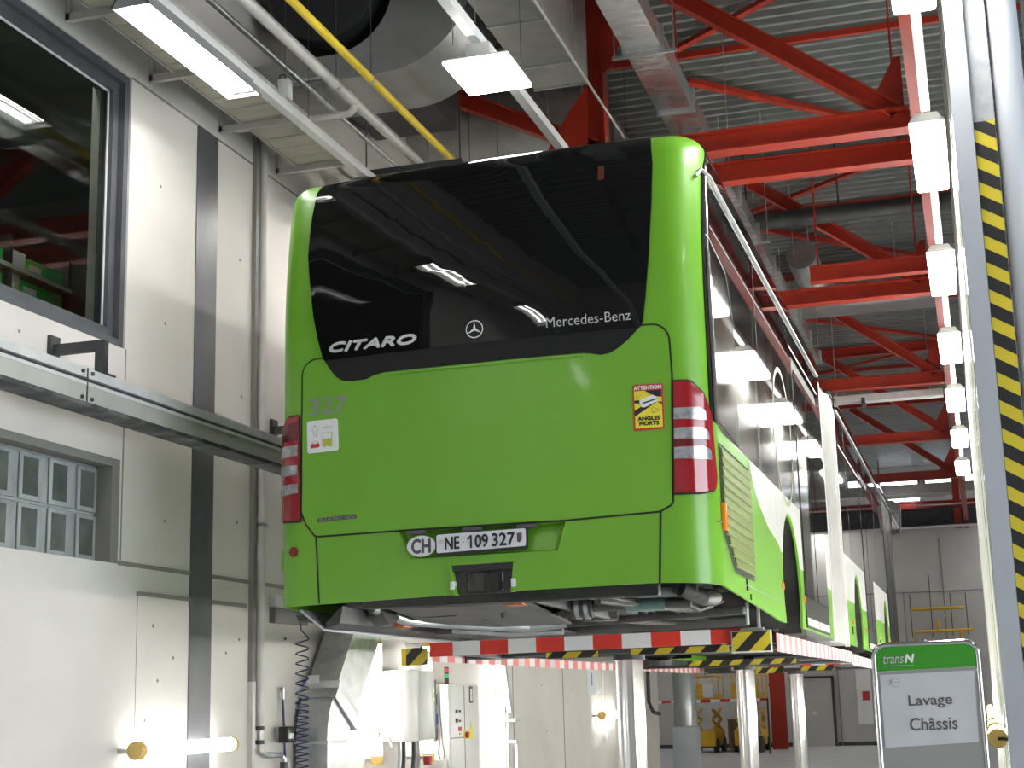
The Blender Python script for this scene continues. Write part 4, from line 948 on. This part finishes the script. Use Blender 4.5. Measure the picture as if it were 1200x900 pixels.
# ================================================================== WALL EQUIPMENT
t = thing('guide_rail', 'long aluminium guide rail along the wall below the big window', 'rail', (-2.27, 3, 3.3))
MB().box(-2.36, -2.2, -7, 13, 3.29, 3.385).build('rail_body', 'alu_dull', t, smooth=False)
MB().box(-2.36, -2.196, -7, 13, 3.385, 3.405).build('lip', 'alu', t, smooth=False)
MB().box(-2.36, -2.225, -7, 13, 3.405, 3.43).build('groove', 'darkgrey', t, smooth=False)
MB().box(-2.36, -2.2, -7, 13, 3.43, 3.485).build('top_rail', 'alu', t, smooth=False)
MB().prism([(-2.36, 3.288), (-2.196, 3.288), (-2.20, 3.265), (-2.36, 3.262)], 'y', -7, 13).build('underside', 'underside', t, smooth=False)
MB().box(-2.197, -2.194, -.515, -.505, 3.29, 3.485).build('splice_joint', 'darkgrey', t, smooth=False)
for y in (-.56, -.46):
    for z in (3.31, 3.46): MB().cyl((-2.2, y, z), (-2.188, y, z), .012, 8).build('bolt', 'darksteel', t)
for y in (-3.28, -.28, 2.72, 5.7, 8.7):
    MB().box(-2.6, -2.575, y - .04, y + .06, 3.64, 3.76).build('bracket_plate', 'darksteel', t, smooth=False)
    MB().box(-2.58, -2.23, y - .015, y + .035, 3.645, 3.705).box(-2.29, -2.23, y - .015, y + .035, 3.49, 3.645).box(-2.33, -2.19, y - .03, y + .06, 3.485, 3.495).build('bracket', 'darksteel', t, smooth=False)
t = thing('downpipe', 'grey white vertical pipe on the concrete wall', 'pipe', (-2.54, 2.55, 3))
MB().cyl((-2.56, 2.47, 1.42), (-2.56, 2.47, 6.3), .033, 16).build('pipe_run', 'whitepipe', t)
for z in (2.9,): MB().box(-2.6, -2.525, 2.43, 2.51, z, z + .02).build('clamp', 'galv', t, smooth=False)
t = thing('cable_conduit', 'thin grey conduit running up the wall beside the vertical pipe', 'pipe', (-2.57, 2.37, 3))
MB().box(-2.6, -2.565, 2.35, 2.40, 1.75, 6.0).build('upper_run', 'reveal', t, smooth=False)
MB().box(-2.6, -2.56, 2.35, 2.40, 0, 1.75).build('lower_run', 'whitepipe', t, smooth=False)
t = thing('valve_set', 'water valve fittings at the foot of the vertical pipe', 'valve', (-2.5, 2.6, 1.3))
MB().tube([(-2.56, 2.47, 1.42), (-2.56, 2.47, 1.26), (-2.55, 2.56, 1.22), (-2.53, 2.78, 1.21), (-2.52, 2.80, 1.18), (-2.52, 2.80, 0)], .020, 10).build('pipe_run', 'galv', t)
for z in (1.40, 1.30): MB().cyl((-2.56, 2.47, z), (-2.56, 2.47, z + .03), .035, 10).build('union_nut', 'darksteel', t)
MB().cyl((-2.52, 2.80, 1.10), (-2.52, 2.80, 1.16), .03, 10).build('union_nut', 'darksteel', t)
MB().box(-2.55, -2.47, 2.76, 2.86, 1.30, 1.42).build('valve_body', 'blackgloss', t, bevel=.008)
MB().box(-2.47, -2.462, 2.775, 2.845, 1.33, 1.37).build('valve_label', 'paper', t, smooth=False)
t = thing('wash_lance', 'thin dark hose with a grey grip hanging on the wall beside the valve', 'hose', (-2.55, 2.86, 1.4))
MB().cyl((-2.56, 2.86, 1.62), (-2.56, 2.86, 1.71), .018, 10).build('grip', 'galv', t)
MB().tube([(-2.56, 2.86, 1.64), (-2.56, 2.885, 1.4), (-2.56, 2.90, 1.2), (-2.55, 2.95, 1.08), (-2.55, 2.90, .9), (-2.55, 2.90, .3)], .009, 8).build('hose', 'hose', t)
t = thing('coil_hose', 'dark blue spiral air hose hanging beside the duct elbow', 'hose', (-2.45, 2.95, 1.8))
pts = [(-2.45, 2.93, 2.42), (-2.45, 2.93, 2.22), (-2.45, 2.95, 2.14)]; z = 2.08; a = 0
while z > 1.05:
    p = .075 if z > 1.6 else .045
    pts.append((-2.45 + .05 * math.cos(a), 2.97 + .05 * math.sin(a), z)); a += 2 * PI / 10; z -= p / 10
MB().tube(pts, .0055, 6).build('spiral', 'hose', t)
t = thing('extract_duct', 'galvanised rectangular duct elbow rising along the wall behind the spiral hose', 'duct', (-2.45, 3.3, .6))
le = [(3.10, 0), (3.10, 1.30)] + [(3.55 - .45 * math.cos(math.radians(a)), 1.30 + .45 * math.sin(math.radians(a)) * 1.1) for a in (12, 24, 36, 44)] + [(3.82, 2.36)]
ri = [(4.20, 2.10), (3.66, 1.50), (3.56, 1.40), (3.50, 1.28), (3.48, 0)]
MB().prism(le + ri, 'x', -2.56, -2.30).build('duct_body', 'galv', t, smooth=False)
MB().prism([(3.20, 1.63), (3.28, 1.72), (3.71, 1.44), (3.64, 1.36)], 'x', -2.585, -2.275).build('flange', 'galv', t, smooth=False)
MB().prism([(3.26, 1.70), (3.31, 1.76), (3.74, 1.48), (3.69, 1.42)], 'x', -2.58, -2.28).build('flange', 'alu', t, smooth=False)
MB().box(-2.57, -2.29, 3.09, 3.49, 1.28, 1.30).build('seam', 'alu', t, smooth=False)
MB().box(-2.52, -2.42, 3.215, 3.222, 1.74, 1.80).build('duct_label', 'paper', t, smooth=False)
t = thing('wall_box', 'grey flat box on the wall just left of the bus tail corner', 'box', (-2.57, 2.95, 2.25))
MB().box(-2.6, -2.55, 2.70, 3.30, 2.19, 2.30).build('case', 'reveal', t, smooth=False)
MB().box(-2.6, -2.555, 2.70, 3.30, 2.31, 2.40).build('upper_case', 'alu', t, smooth=False)
t = thing('wall_tag', 'tiny dark number tag on the wall under the bus tail corner', 'tag', (-2.595, 2.97, 2.1))
MB().box(-2.6, -2.595, 2.94, 3.0, 2.06, 2.10).build('tag_plate', 'paper', t, smooth=False)
MB().box(-2.595, -2.593, 2.95, 2.99, 2.068, 2.092).build('tag_print', 'darkgrey', t, smooth=False)
# boilers and cabinets along the pit
t = thing('boiler', 'white rounded boiler tanks hanging on the wall under the bus', 'boiler', (-2.42, 5.2, 1.2))
for y in (4.98, 5.36):
    MB().cyl((-2.42, y, 1.24), (-2.42, y, 1.86), .165, 32).build('tank', 'white', t, bevel=.012)
MB().box(-2.40, -2.36, 5.15, 5.19, 1.23, 1.87).build('seam_strip', 'alu', t, smooth=False)
for y, mm in ((4.95, 'galv'), (5.05, 'darksteel'), (5.3, 'darksteel'), (5.42, 'galv')):
    MB().tube([(-2.42, y, 1.24), (-2.42, y, 1.1), (-2.44, y + .02, .95), (-2.5, y + .02, .1)], .02, 8).build('connection_pipe', mm, t)
MB().cyl((-2.33, 5.42, 1.02), (-2.33, 5.42, 1.10), .04, 12).build('tap', 'redlamp', t)
MB().tube([(-2.5, 4.72, 2.3), (-2.5, 4.70, 1.85), (-2.48, 4.66, 1.6), (-2.47, 4.74, 1.35), (-2.45, 4.84, 1.2)], .012, 8).build('supply_hose', 'whitepipe', t)
for y in (4.70, 4.76): MB().tube([(-2.55, y, 2.5), (-2.55, y, 1.9), (-2.54, y, 1.75)], .007, 6).build('cable', 'darkgrey', t)
t = thing('control_panel', 'narrow grey panel with yellow ringed dials beside the switch cabinet', 'control panel', (-2.3, 5.85, 1.4))
MB().box(-2.45, -2.36, 5.72, 5.76, 1.22, 1.78).build('panel', 'darkgrey', t, bevel=.006)
for x, z in ((-2.43, 1.66), (-2.385, 1.68), (-2.385, 1.60), (-2.43, 1.58)):
    MB().cyl((x, 5.722, z), (x, 5.712, z), .020, 14).build('dial_ring', 'sticker_yellow', t)
    MB().cyl((x, 5.715, z), (x, 5.708, z), .013, 12).build('dial', 'ink', t)
MB().box(-2.44, -2.375, 5.715, 5.72, 1.40, 1.415).build('yellow_mark', 'sticker_yellow', t, smooth=False)
t = thing('switch_cabinet', 'white electrical cabinet with warning triangle and red switch', 'cabinet', (-2.42, 6.25, 0))
MB().box(-2.6, -2.27, 5.84, 6.72, 0, 1.74).build('cabinet_body', 'white', t, bevel=.006)
MB().box(-2.27, -2.258, 5.87, 6.70, .80, 1.72).build('door', 'white', t, bevel=.004)
MB().box(-2.27, -2.258, 5.87, 6.70, .05, .78).build('door', 'white', t, bevel=.004)
MB().box(-2.262, -2.255, 5.87, 6.26, 1.235, 1.243).box(-2.262, -2.255, 6.26, 6.267, .80, 1.72).build('door_gap', 'darkgrey', t, smooth=False)
for y, z, a, b, mm in ((6.42, 1.56, .09, .16, 'darkgrey'), (6.43, 1.58, .06, .11, 'paper'), (6.0, 1.47, .05, .03, 'ink'), (6.1, 1.475, .04, .02, 'ink'), (6.0, 1.38, .06, .04, 'ink'), (6.1, 1.385, .04, .02, 'ink'), (6.08, 1.30, .08, .04, 'sticker_red'), (6.1, 1.265, .05, .02, 'sticker_yellow')):
    MB().box(-2.258, -2.25 if mm != 'paper' else -2.248, y, y + a, z, z + b).build('switch_plate', mm, t, smooth=False)
MB().box(-2.258, -2.252, 6.24, 6.34, 1.22, 1.30).build('switch_plate', 'sticker_yellow', t, smooth=False)
MB().cyl((-2.258, 6.29, 1.26), (-2.225, 6.29, 1.26), .03, 14).build('rotary_switch', 'redlamp', t)
MB().prism([(6.38, 1.22), (6.52, 1.22), (6.45, 1.38)], 'x', -2.258, -2.252).build('warning_triangle', 'sticker_yellow', t, smooth=False)
MB().tube([(-2.36, 5.835, 1.74), (-2.35, 5.83, 1.45), (-2.33, 5.82, 1.2), (-2.31, 5.82, 1.1), (-2.33, 5.82, 1.0), (-2.37, 5.82, 1.1), (-2.36, 5.82, 1.25)], .004, 6).build('cable', 'darkgrey', t)
for x, z, mm in ((-2.40, 1.60, 'darkgrey'), (-2.395, 1.42, 'blue'), (-2.40, 1.28, 'redlamp')): MB().box(x - .02, x + .02, 5.80, 5.84, z - .05, z + .05).build('socket', mm, t, bevel=.006)
MB().box(-2.45, -2.29, 5.70, 5.83, 0, 1.05).build('lower_box', 'white', t, bevel=.006)
for x, z in ((-2.40, .92), (-2.36, .95), (-2.36, .87), (-2.40, .84)): MB().cyl((x, 5.70, z), (x, 5.692, z), .012, 8).build('socket', 'ink', t)
t = thing('signal_lamp', 'red and green signal tower standing on the switch cabinet', 'signal lamp', (-2.38, 6.0, 1.74))
for z0, z1, mm in ((1.74, 1.80, 'ink'), (1.80, 1.835, 'greenlamp'), (1.835, 1.855, 'ink'), (1.855, 1.89, 'redlamp'), (1.89, 1.90, 'ink')): MB().cyl((-2.34, 6.0, z0), (-2.34, 6.0, z1), .022, 14).build('segment', mm, t)
MB().box(-2.39, -2.29, 5.95, 6.05, 1.735, 1.745).build('foot', 'darksteel', t, smooth=False)
t = thing('swing_bracket', 'galvanised swing arm with clamps on the wall beyond the cabinet', 'bracket', (-2.5, 8.5, 1.2))
MB().bar((-2.5, 8.3, 2.1), (-2.46, 8.42, 1.45), .06, .05, up=(1, 0, 0)).bar((-2.5, 8.45, 1.45), (-2.5, 8.45, 0), .03, .03, up=(1, 0, 0)).bar((-2.42, 8.5, 1.1), (-2.42, 8.5, .6), .03, .03, up=(1, 0, 0)).build('arm', 'galv', t, smooth=False)
for z in (1.35, 1.12, .82): MB().box(-2.595, -2.38, 8.36, 8.58, z, z + .03).build('clamp', 'galv', t, smooth=False)
t = thing('notice_sheet', 'white notice sheet with dark print hanging on the wall under the tape', 'notice', (-2.59, 12.7, 1.9))
MB().box(-2.6, -2.592, 12.45, 13.0, 1.62, 2.02).build('sheet', 'paper', t, smooth=False)
MB().box(-2.592, -2.590, 12.7, 12.75, 1.75, 1.92).build('print', 'blue', t, smooth=False)
t = thing('vertical_cable', 'thin white conduit dropping to a small box above the third tube lamp', 'pipe', (-2.57, 13.3, 1.5))
MB().cyl((-2.58, 13.3, 1.2), (-2.58, 13.3, 2.6), .012, 8).build('conduit', 'white', t)
MB().box(-2.6, -2.53, 13.25, 13.45, 1.0, 1.12).build('end_box', 'white', t, bevel=.006)
t = thing('dark_conduit', 'dark pipe and bent hose on the wall near the wrapped column', 'pipe', (-2.5, 16.4, 1.6))
MB().tube([(-2.5, 16.0, 2.6), (-2.5, 16.0, 1.5), (-2.48, 16.2, 1.35), (-2.42, 16.4, 1.32)], .03, 10).build('pipe_run', 'darksteel', t)
MB().box(-2.595, -2.5, 15.4, 15.5, 1.55, 1.75).build('clip', 'alu', t, bevel=.01)
t = thing('wrapped_column', 'grey column in shiny plastic wrap with a pale sleeve at its foot', 'column', (-2.2, 17.45, 0))
MB().cyl((-2.2, 17.45, 1.05), (-2.2, 17.45, ZC), .19, 28).build('wrap', noisy('plastic wrap', (.26, .28, .29), (.40, .42, .43), 3, .12, bump=.2, stretch=(1, 1, .15)), t)
MB().box(-2.40, -2.0, 17.25, 17.65, 0, 1.1).build('sleeve', 'bluewhite', t, bevel=.02)
# ================================================================== PARTITION SIDE
t = thing('end_post', 'tall pale post ending the partition, with a yellow and black striped guard', 'post', (2.75, .5, 0))
MB().box(XP, XP + .105, .46, .62, 0, 7.4).build('post', 'postgrey', t, smooth=False)
MB().box(XP + .108, XP + .225, .52, .56, 0, 7.4).build('galvanised_plate', noisy('spangled zinc', (.28, .295, .30), (.40, .41, .42), 9, .4, .3), t, smooth=False)
MB().box(XP + .109, XP + .222, .512, .519, 0, 4.66).build('striped_guard', stripes('post hazard', (.62, 0, 1), .131, BLK, YEL, duty=.52), t, smooth=False)
t = thing('vertical_pipe', 'white vertical pipe right beside the striped guard', 'pipe', (2.97, .6, 0))
MB().cyl((2.965, .58, 0), (2.965, .58, ZC), .083, 32).build('pipe_run', 'bluewhite', t)
t = thing('vertical_pipe', 'thick white pipe at the edge of the view, behind the slimmer white pipe', 'pipe', (3.2, .8, 0))
MB().cyl((3.235, .85, 0), (3.235, .85, ZC), .15, 32).build('pipe_run', 'bluewhite', t)
# protected tubes along the partition
nth = ('first and nearest', 'second', 'third', 'fourth', 'fifth', 'sixth', 'seventh', 'eighth')
def side_tube(y, lab):
    x, z = 2.597, 1.30
    t = thing('tube_lamp', lab, 'lamp', (x, y + .65, z), 'tube lamps along the partition')
    MB().cyl((x, y + .05, z), (x, y + 1.30, z), .042, 16).build('lit_tube', 'sideglow', t)
    for ya, yb in ((y, y + .07), (y + 1.27, y + 1.33)): MB().cyl((x, ya, z), (x, yb, z), .050, 16).build('end_cap', 'gold', t, bevel=.006)
    MB().cyl((x, y + .072, z), (x, y + .085, z), .053, 16).build('clamp_ring', 'black', t)
    MB().tube([(x, y - .012, z), (x + .035, y - .012, z), (XP, y + .015, z - .005)], .008, 8).build('cable_gland', 'black', t)
    for yy in (y + .035, y + 1.3): MB().box(x, XP + .012, yy - .015, yy + .015, z - .02, z + .02).build('bracket', 'galv', t, smooth=False)
for i in range(8): side_tube(.66 + i * 1.9, 'amber capped tube lamp low on the partition, %s of its row' % nth[i])
# sign
t = thing('floor_sign', 'free standing sign with a green header reading Lavage Châssis', 'sign', (2.285, 0, 0))
fr = [(2.034, 0, 0), (2.034, 0, 1.72)] + [(2.034 + .06 - .06 * math.cos(math.radians(a)), 0, 1.725 + .06 * math.sin(math.radians(a))) for a in range(0, 91, 15)] + [(2.536 - .06 + .06 * math.sin(math.radians(a)), 0, 1.728 + .06 * math.cos(math.radians(a))) for a in range(0, 91, 15)] + [(2.536, 0, 0)]
MB().tube(fr, .0135, 12).build('frame', 'chrome', t)
MB().box(2.046, 2.524, -.006, .006, .35, 1.645).build('board', 'signgrey', t, smooth=False)
hd = MB().prism(rpoly([(2.046, 1.655), (2.524, 1.668), (2.524, 1.778, .05), (2.046, 1.776, .05)]), 'y', -.010, .006).build('header', 'greensign', t, smooth=False)
MB().prism([(2.046, 1.640), (2.524, 1.652), (2.524, 1.667), (2.046, 1.654)], 'y', -.008, .006).build('header_strip', 'signgrey', t, smooth=False)
MB().prism([(2.060, 1.285), (2.505, 1.305), (2.512, 1.648), (2.058, 1.638)], 'y', -.0085, -.006).build('poster', 'signpaper', t, smooth=False)
MB().box(2.02, 2.05, -.2, .2, 0, .03).box(2.52, 2.55, -.2, .2, 0, .03).build('foot', 'chrome', t, bevel=.005)
MB().cyl((2.29, 0, 1.79), (2.29, 0, 1.806), .006, 8).build('clip', 'chrome', t)
SM = lambda u, v, o=0.: (u, -.009 - o, v + (u - 2.28) * .022)
SH = lambda u, v, o=0.: (u, -.011 - o, v + (u - 2.15) * .02)
lettering('header_lettering', 'trans', 2.080, 2.180, 1.693, 1.733, SH, 'signpaper', hd, .001, .25)
lettering('header_lettering', 'N', 2.186, 2.230, 1.695, 1.735, SH, 'white', hd, .001, .25, .0025)
MB().box(2.08, 2.225, -.0125, -.011, 1.680, 1.6825).build('header_line', 'signpaper', hd, smooth=False)
lettering('sign_lettering', 'Lavage', 2.188, 2.396, 1.472, 1.536, SM, 'darkgrey', t, .001, 0, .0008)
lettering('sign_lettering', 'Ch\u00e2ssis', 2.186, 2.412, 1.366, 1.428, SM, 'darkgrey', t, .001, 0, .0008)
ribbon(SM, [(2.132 + .021 * math.cos(2 * PI * k / 20), 1.603 + .021 * math.sin(2 * PI * k / 20)) for k in range(21)], .0025, .001, .01).build('sign_emblem', 'greyletter', t, normals=False)
ribbon(SM, [(2.12, 1.604), (2.15, 1.605)], .0025, .001, .01).build('sign_emblem', 'greyletter', t, normals=False)
for u in (2.095, 2.104): ribbon(SM, [(u, 1.592), (u + .01, 1.618)], .0025, .001, .01).build('sign_emblem', 'greyletter', t, normals=False)
# ================================================================== ROOM BEHIND THE WINDOW
t = thing('room_fill_light', 'small unseen strip light added to brighten the room behind the window', 'light', (-3.05, -.2, 6.25))  # lamp added out of view to brighten the shelf boxes
MB().box(-3.12, -2.98, -.9, .5, 6.24, 6.295).build('housing', 'white', t, smooth=False)
MB().box(-3.11, -2.99, -.89, .49, 6.21, 6.24).build('diffuser', glow('dim lit diffuser', (1, .98, .94), 9), t, smooth=False)
t = thing('shelf_unit', 'grey shelf unit behind the big wall window', 'shelf', (-3.8, .3, 3.3))
for y in (-1.6, .68, 1.40): MB().box(-3.66, -3.60, y, y + .04, 3.3, 4.80).box(-4.05, -3.99, y, y + .04, 3.3, 4.80).build('upright', 'darksteel', t, smooth=False)
for z in (4.56, 4.39, 4.18, 3.95): MB().box(-4.06, -3.595, -1.6, 1.44, z, z + .03).build('shelf_board', 'alu_dull', t, smooth=False)
def carton(y0, y1, z0, z1, mat, lab, grp):
    t = thing('storage_box', lab, 'box', (-3.8, (y0 + y1) / 2, z0), grp)
    MB().box(-3.98, -3.62, y0, y1, z0, z1).build('carton', mat, t, bevel=.004)
    MB().box(-3.62, -3.616, y0 + .02, y0 + (y1 - y0) * .35, z0 + .02, z0 + .06).build('box_label', 'paper', t, smooth=False)
gb = 'green boxes on the shelf behind the window'
carton(.93, 1.36, 4.59, 4.69, 'binder', 'long green box on the top shelf behind the window', gb)
carton(.74, .90, 4.59, 4.71, 'paper', 'white box at the end of the top shelf behind the window', None)
carton(.86, 1.36, 4.42, 4.52, 'binder', 'long green box on the second shelf behind the window', gb)
carton(.74, .84, 4.42, 4.54, 'card', 'brown box on the second shelf behind the window', None)
carton(.86, 1.20, 4.21, 4.31, 'binder', 'green box on the lowest visible shelf, near the window edge', gb)
carton(.74, .84, 4.21, 4.33, 'card', 'brown box on the lowest visible shelf behind the window', None)
carton(.35, .64, 4.59, 4.69, 'binder', 'green box cut by the picture edge on the top shelf', gb)
carton(.35, .64, 4.42, 4.51, 'binder', 'green box cut by the picture edge on the second shelf', gb)
carton(.35, .64, 4.21, 4.31, 'binder', 'green box cut by the picture edge on the lowest visible shelf', gb)
# ================================================================== FAR END OF THE HALL
t = thing('far_column', 'red steel column standing by the far grey wall', 'column', (-3.42, 39, 0))
MB().ibeam((-3.42, 39, 0), (-3.42, 39, ZC), .42, .40, .03, up=(0, 1, 0)).build('shaft', 'red', t, smooth=False)
MB().box(-3.66, -3.18, 38.75, 39.25, 1.85, 1.9).build('splice_plate', 'red', t, smooth=False)
def scissor(x, y, lab, load):
    t = thing('scissor_lift', lab, 'scissor lift', (x, y, 0), 'yellow scissor lifts at the far wall')
    MB().box(x - .38, x + .38, y - .9, y + .9, .18, .62).build('chassis', 'lifty', t, bevel=.03)
    for sx in (-.36, .36):
        for sy in (-.65, .65): MB().cyl((x + sx - .06, y + sy, .2), (x + sx + .06, y + sy, .2), .2, 20).build('wheel', 'black', t)
    for sx in (-.3, .3):
        for z in (.62, .92): MB().bar((x + sx, y - .8, z), (x + sx, y + .8, z + .3), .05, .08, up=(1, 0, 0)).bar((x + sx, y + .8, z), (x + sx, y - .8, z + .3), .05, .08, up=(1, 0, 0)).build('scissor_arm', 'lifty', t, smooth=False)
    MB().box(x - .4, x + .4, y - .95, y + .95, 1.5, 1.62).box(x - .4, x + .4, y - .96, y - .92, 1.62, 1.95).build('platform', 'lifty', t, bevel=.01)
    m = MB()
    for sx in (-.38, .38):
        for sy in (-.9, 0, .9): m.cyl((x + sx, y + sy, 1.6), (x + sx, y + sy, 2.65), .02, 8)
    for z in (2.15, 2.65): m.tube([(x - .38, y - .9, z), (x + .38, y - .9, z), (x + .38, y + .9, z), (x - .38, y + .9, z), (x - .38, y - .9, z)], .02, 8)
    m.build('guard_rail', 'lifty', t)
    if load == 0: MB().box(x + .1, x + .4, y - 1.05, y - .96, 1.55, 1.95).build('control_box', 'paper', t, bevel=.02)
scissor(-5.35, 37.6, 'yellow scissor lift with a white control box, by the far wall', 0)
scissor(-4.05, 37.6, 'yellow scissor lift next to the far red column', 1)
t = thing('parcel_stack', 'stack of wrapped beige parcels in front of the far yellow lift', 'parcels', (-3.9, 36.3, 0))
for k in range(5): MB().box(-4.0 + .03 * (k % 2), -3.62 + .03 * (k % 2), 36.2, 36.55, .45 + k * .2, .64 + k * .2).build('parcel', 'card', t, bevel=.02)
MB().box(-4.05, -3.58, 36.15, 36.6, 0, .45).build('crate', 'darksteel', t, bevel=.02)
t = thing('crate', 'brown crate on the floor between the two far yellow lifts', 'crate', (-4.7, 39.5, 0))
MB().box(-5.0, -4.3, 39.2, 40, 0, .9).build('crate_body', noisy('brown crate', (.12, .09, .06), (.2, .15, .10), 5, .8), t, bevel=.01)
t = thing('far_tape', 'thin red and white tape strung before the far yellow lifts', 'barrier tape', (-4.5, 35, 0))
MB().box(-7, -3.2, 35, 35.01, 1.42, 1.50).build('tape', stripes('far red white tape', (1, 0, 0), .55, RED, WHT), t, smooth=False)
for x in (-7, -3.2): MB().cyl((x, 35, 0), (x, 35, 1.5), .025, 8).build('tape_post', 'darksteel', t)
t = thing('wall_gas_pipes', 'yellow pipework on the far wall above the sign', 'pipe', (1.3, 40.9, 3.7))
for q in ([(.40, 40.88, 2.9), (.62, 40.88, 2.9), (.62, 40.88, 3.35), (2.35, 40.88, 3.37)], [(.58, 40.88, 4.03), (2.14, 40.88, 4.04)], [(1.34, 40.88, 3.36), (1.34, 40.88, 3.7)], [(2.0, 40.88, 3.36), (2.0, 40.88, 2.8)]):
    MB().tube(q, .045, 8).build('pipe_run', 'lifty', t)
for x in (.55, 1.16, 1.75, 2.2): MB().cyl((x, 40.92, 3.2), (x, 40.92, 4.5 if x != 1.16 else 5.1), .015, 6).build('rod', 'darksteel', t)
t = thing('fire_sign', 'white board with a red square on the far wall beside the sign', 'sign', (-1.05, 40.95, 1.4))
MB().box(-1.25, -.80, 40.93, 40.98, .62, 2.3).build('board', 'white', t, smooth=False)
MB().box(-1.08, -.86, 40.915, 40.93, 1.35, 1.62).build('red_square', 'sticker_red', t, smooth=False)
t = thing('far_duct', 'pale duct crossing high in front of the far windows', 'duct', (2, 39.2, 7.5))
MB().box(-6, 9, 39.0, 39.6, 7.36, 7.66).build('duct_body', 'alu_dull', t, smooth=False)
for x in (-4, 0, 3): MB().cyl((x, 39.3, 7.6), (x, 39.3, 8.46), .02, 6).build('hanger_rod', 'galv', t)
t = thing('far_tube_light', 'thin bluish lit tube below the far pale duct', 'light', (.8, 38.6, 7.12))
MB().cyl((-.2, 38.6, 7.14), (1.15, 38.6, 7.14), .035, 8).build('tube', 'sky', t)
MB().box(-.3, 1.9, 38.55, 38.65, 7.18, 7.24).build('housing', 'white', t, smooth=False)
for x in (0, 1): MB().cyl((x, 38.6, 7.24), (x, 38.6, 8.46), .01, 6).build('hanger_wire', 'galv', t)
t = thing('crane_beam', 'dark overhead crane beam across the far end of the hall', 'crane', (1, 38.3, 6.6))
MB().ibeam((-6, 38.3, 6.55), (9.8, 38.3, 6.55), .35, .55, .05).build('girder', 'darksteel', t, smooth=False)
MB().box(-6, 9.8, 38.0, 38.1, 6.22, 6.28).box(1.0, 9.8, 37.95, 38.05, 6.86, 6.90).build('runway_edge', 'alu', t, smooth=False)
MB().box(2.1, 2.3, 38.2, 38.4, 6.2, 8.45).box(-5, -4.8, 38.2, 38.4, 6.2, 8.45).build('hanger_post', 'red', t, smooth=False)
t = thing('far_truss_beam', 'dark red beam above the far crane girder', 'steel beam', (1, 38.9, 7))
MB().ibeam((-8, 38.9, 6.98), (9.5, 38.9, 6.98), .2, .24).build('beam', 'red', t, smooth=False)
for x in (-5, 0, 4.5): MB().cyl((x, 38.9, 7.1), (x, 38.9, 8.46), .02, 6).build('hanger_rod', 'red', t)
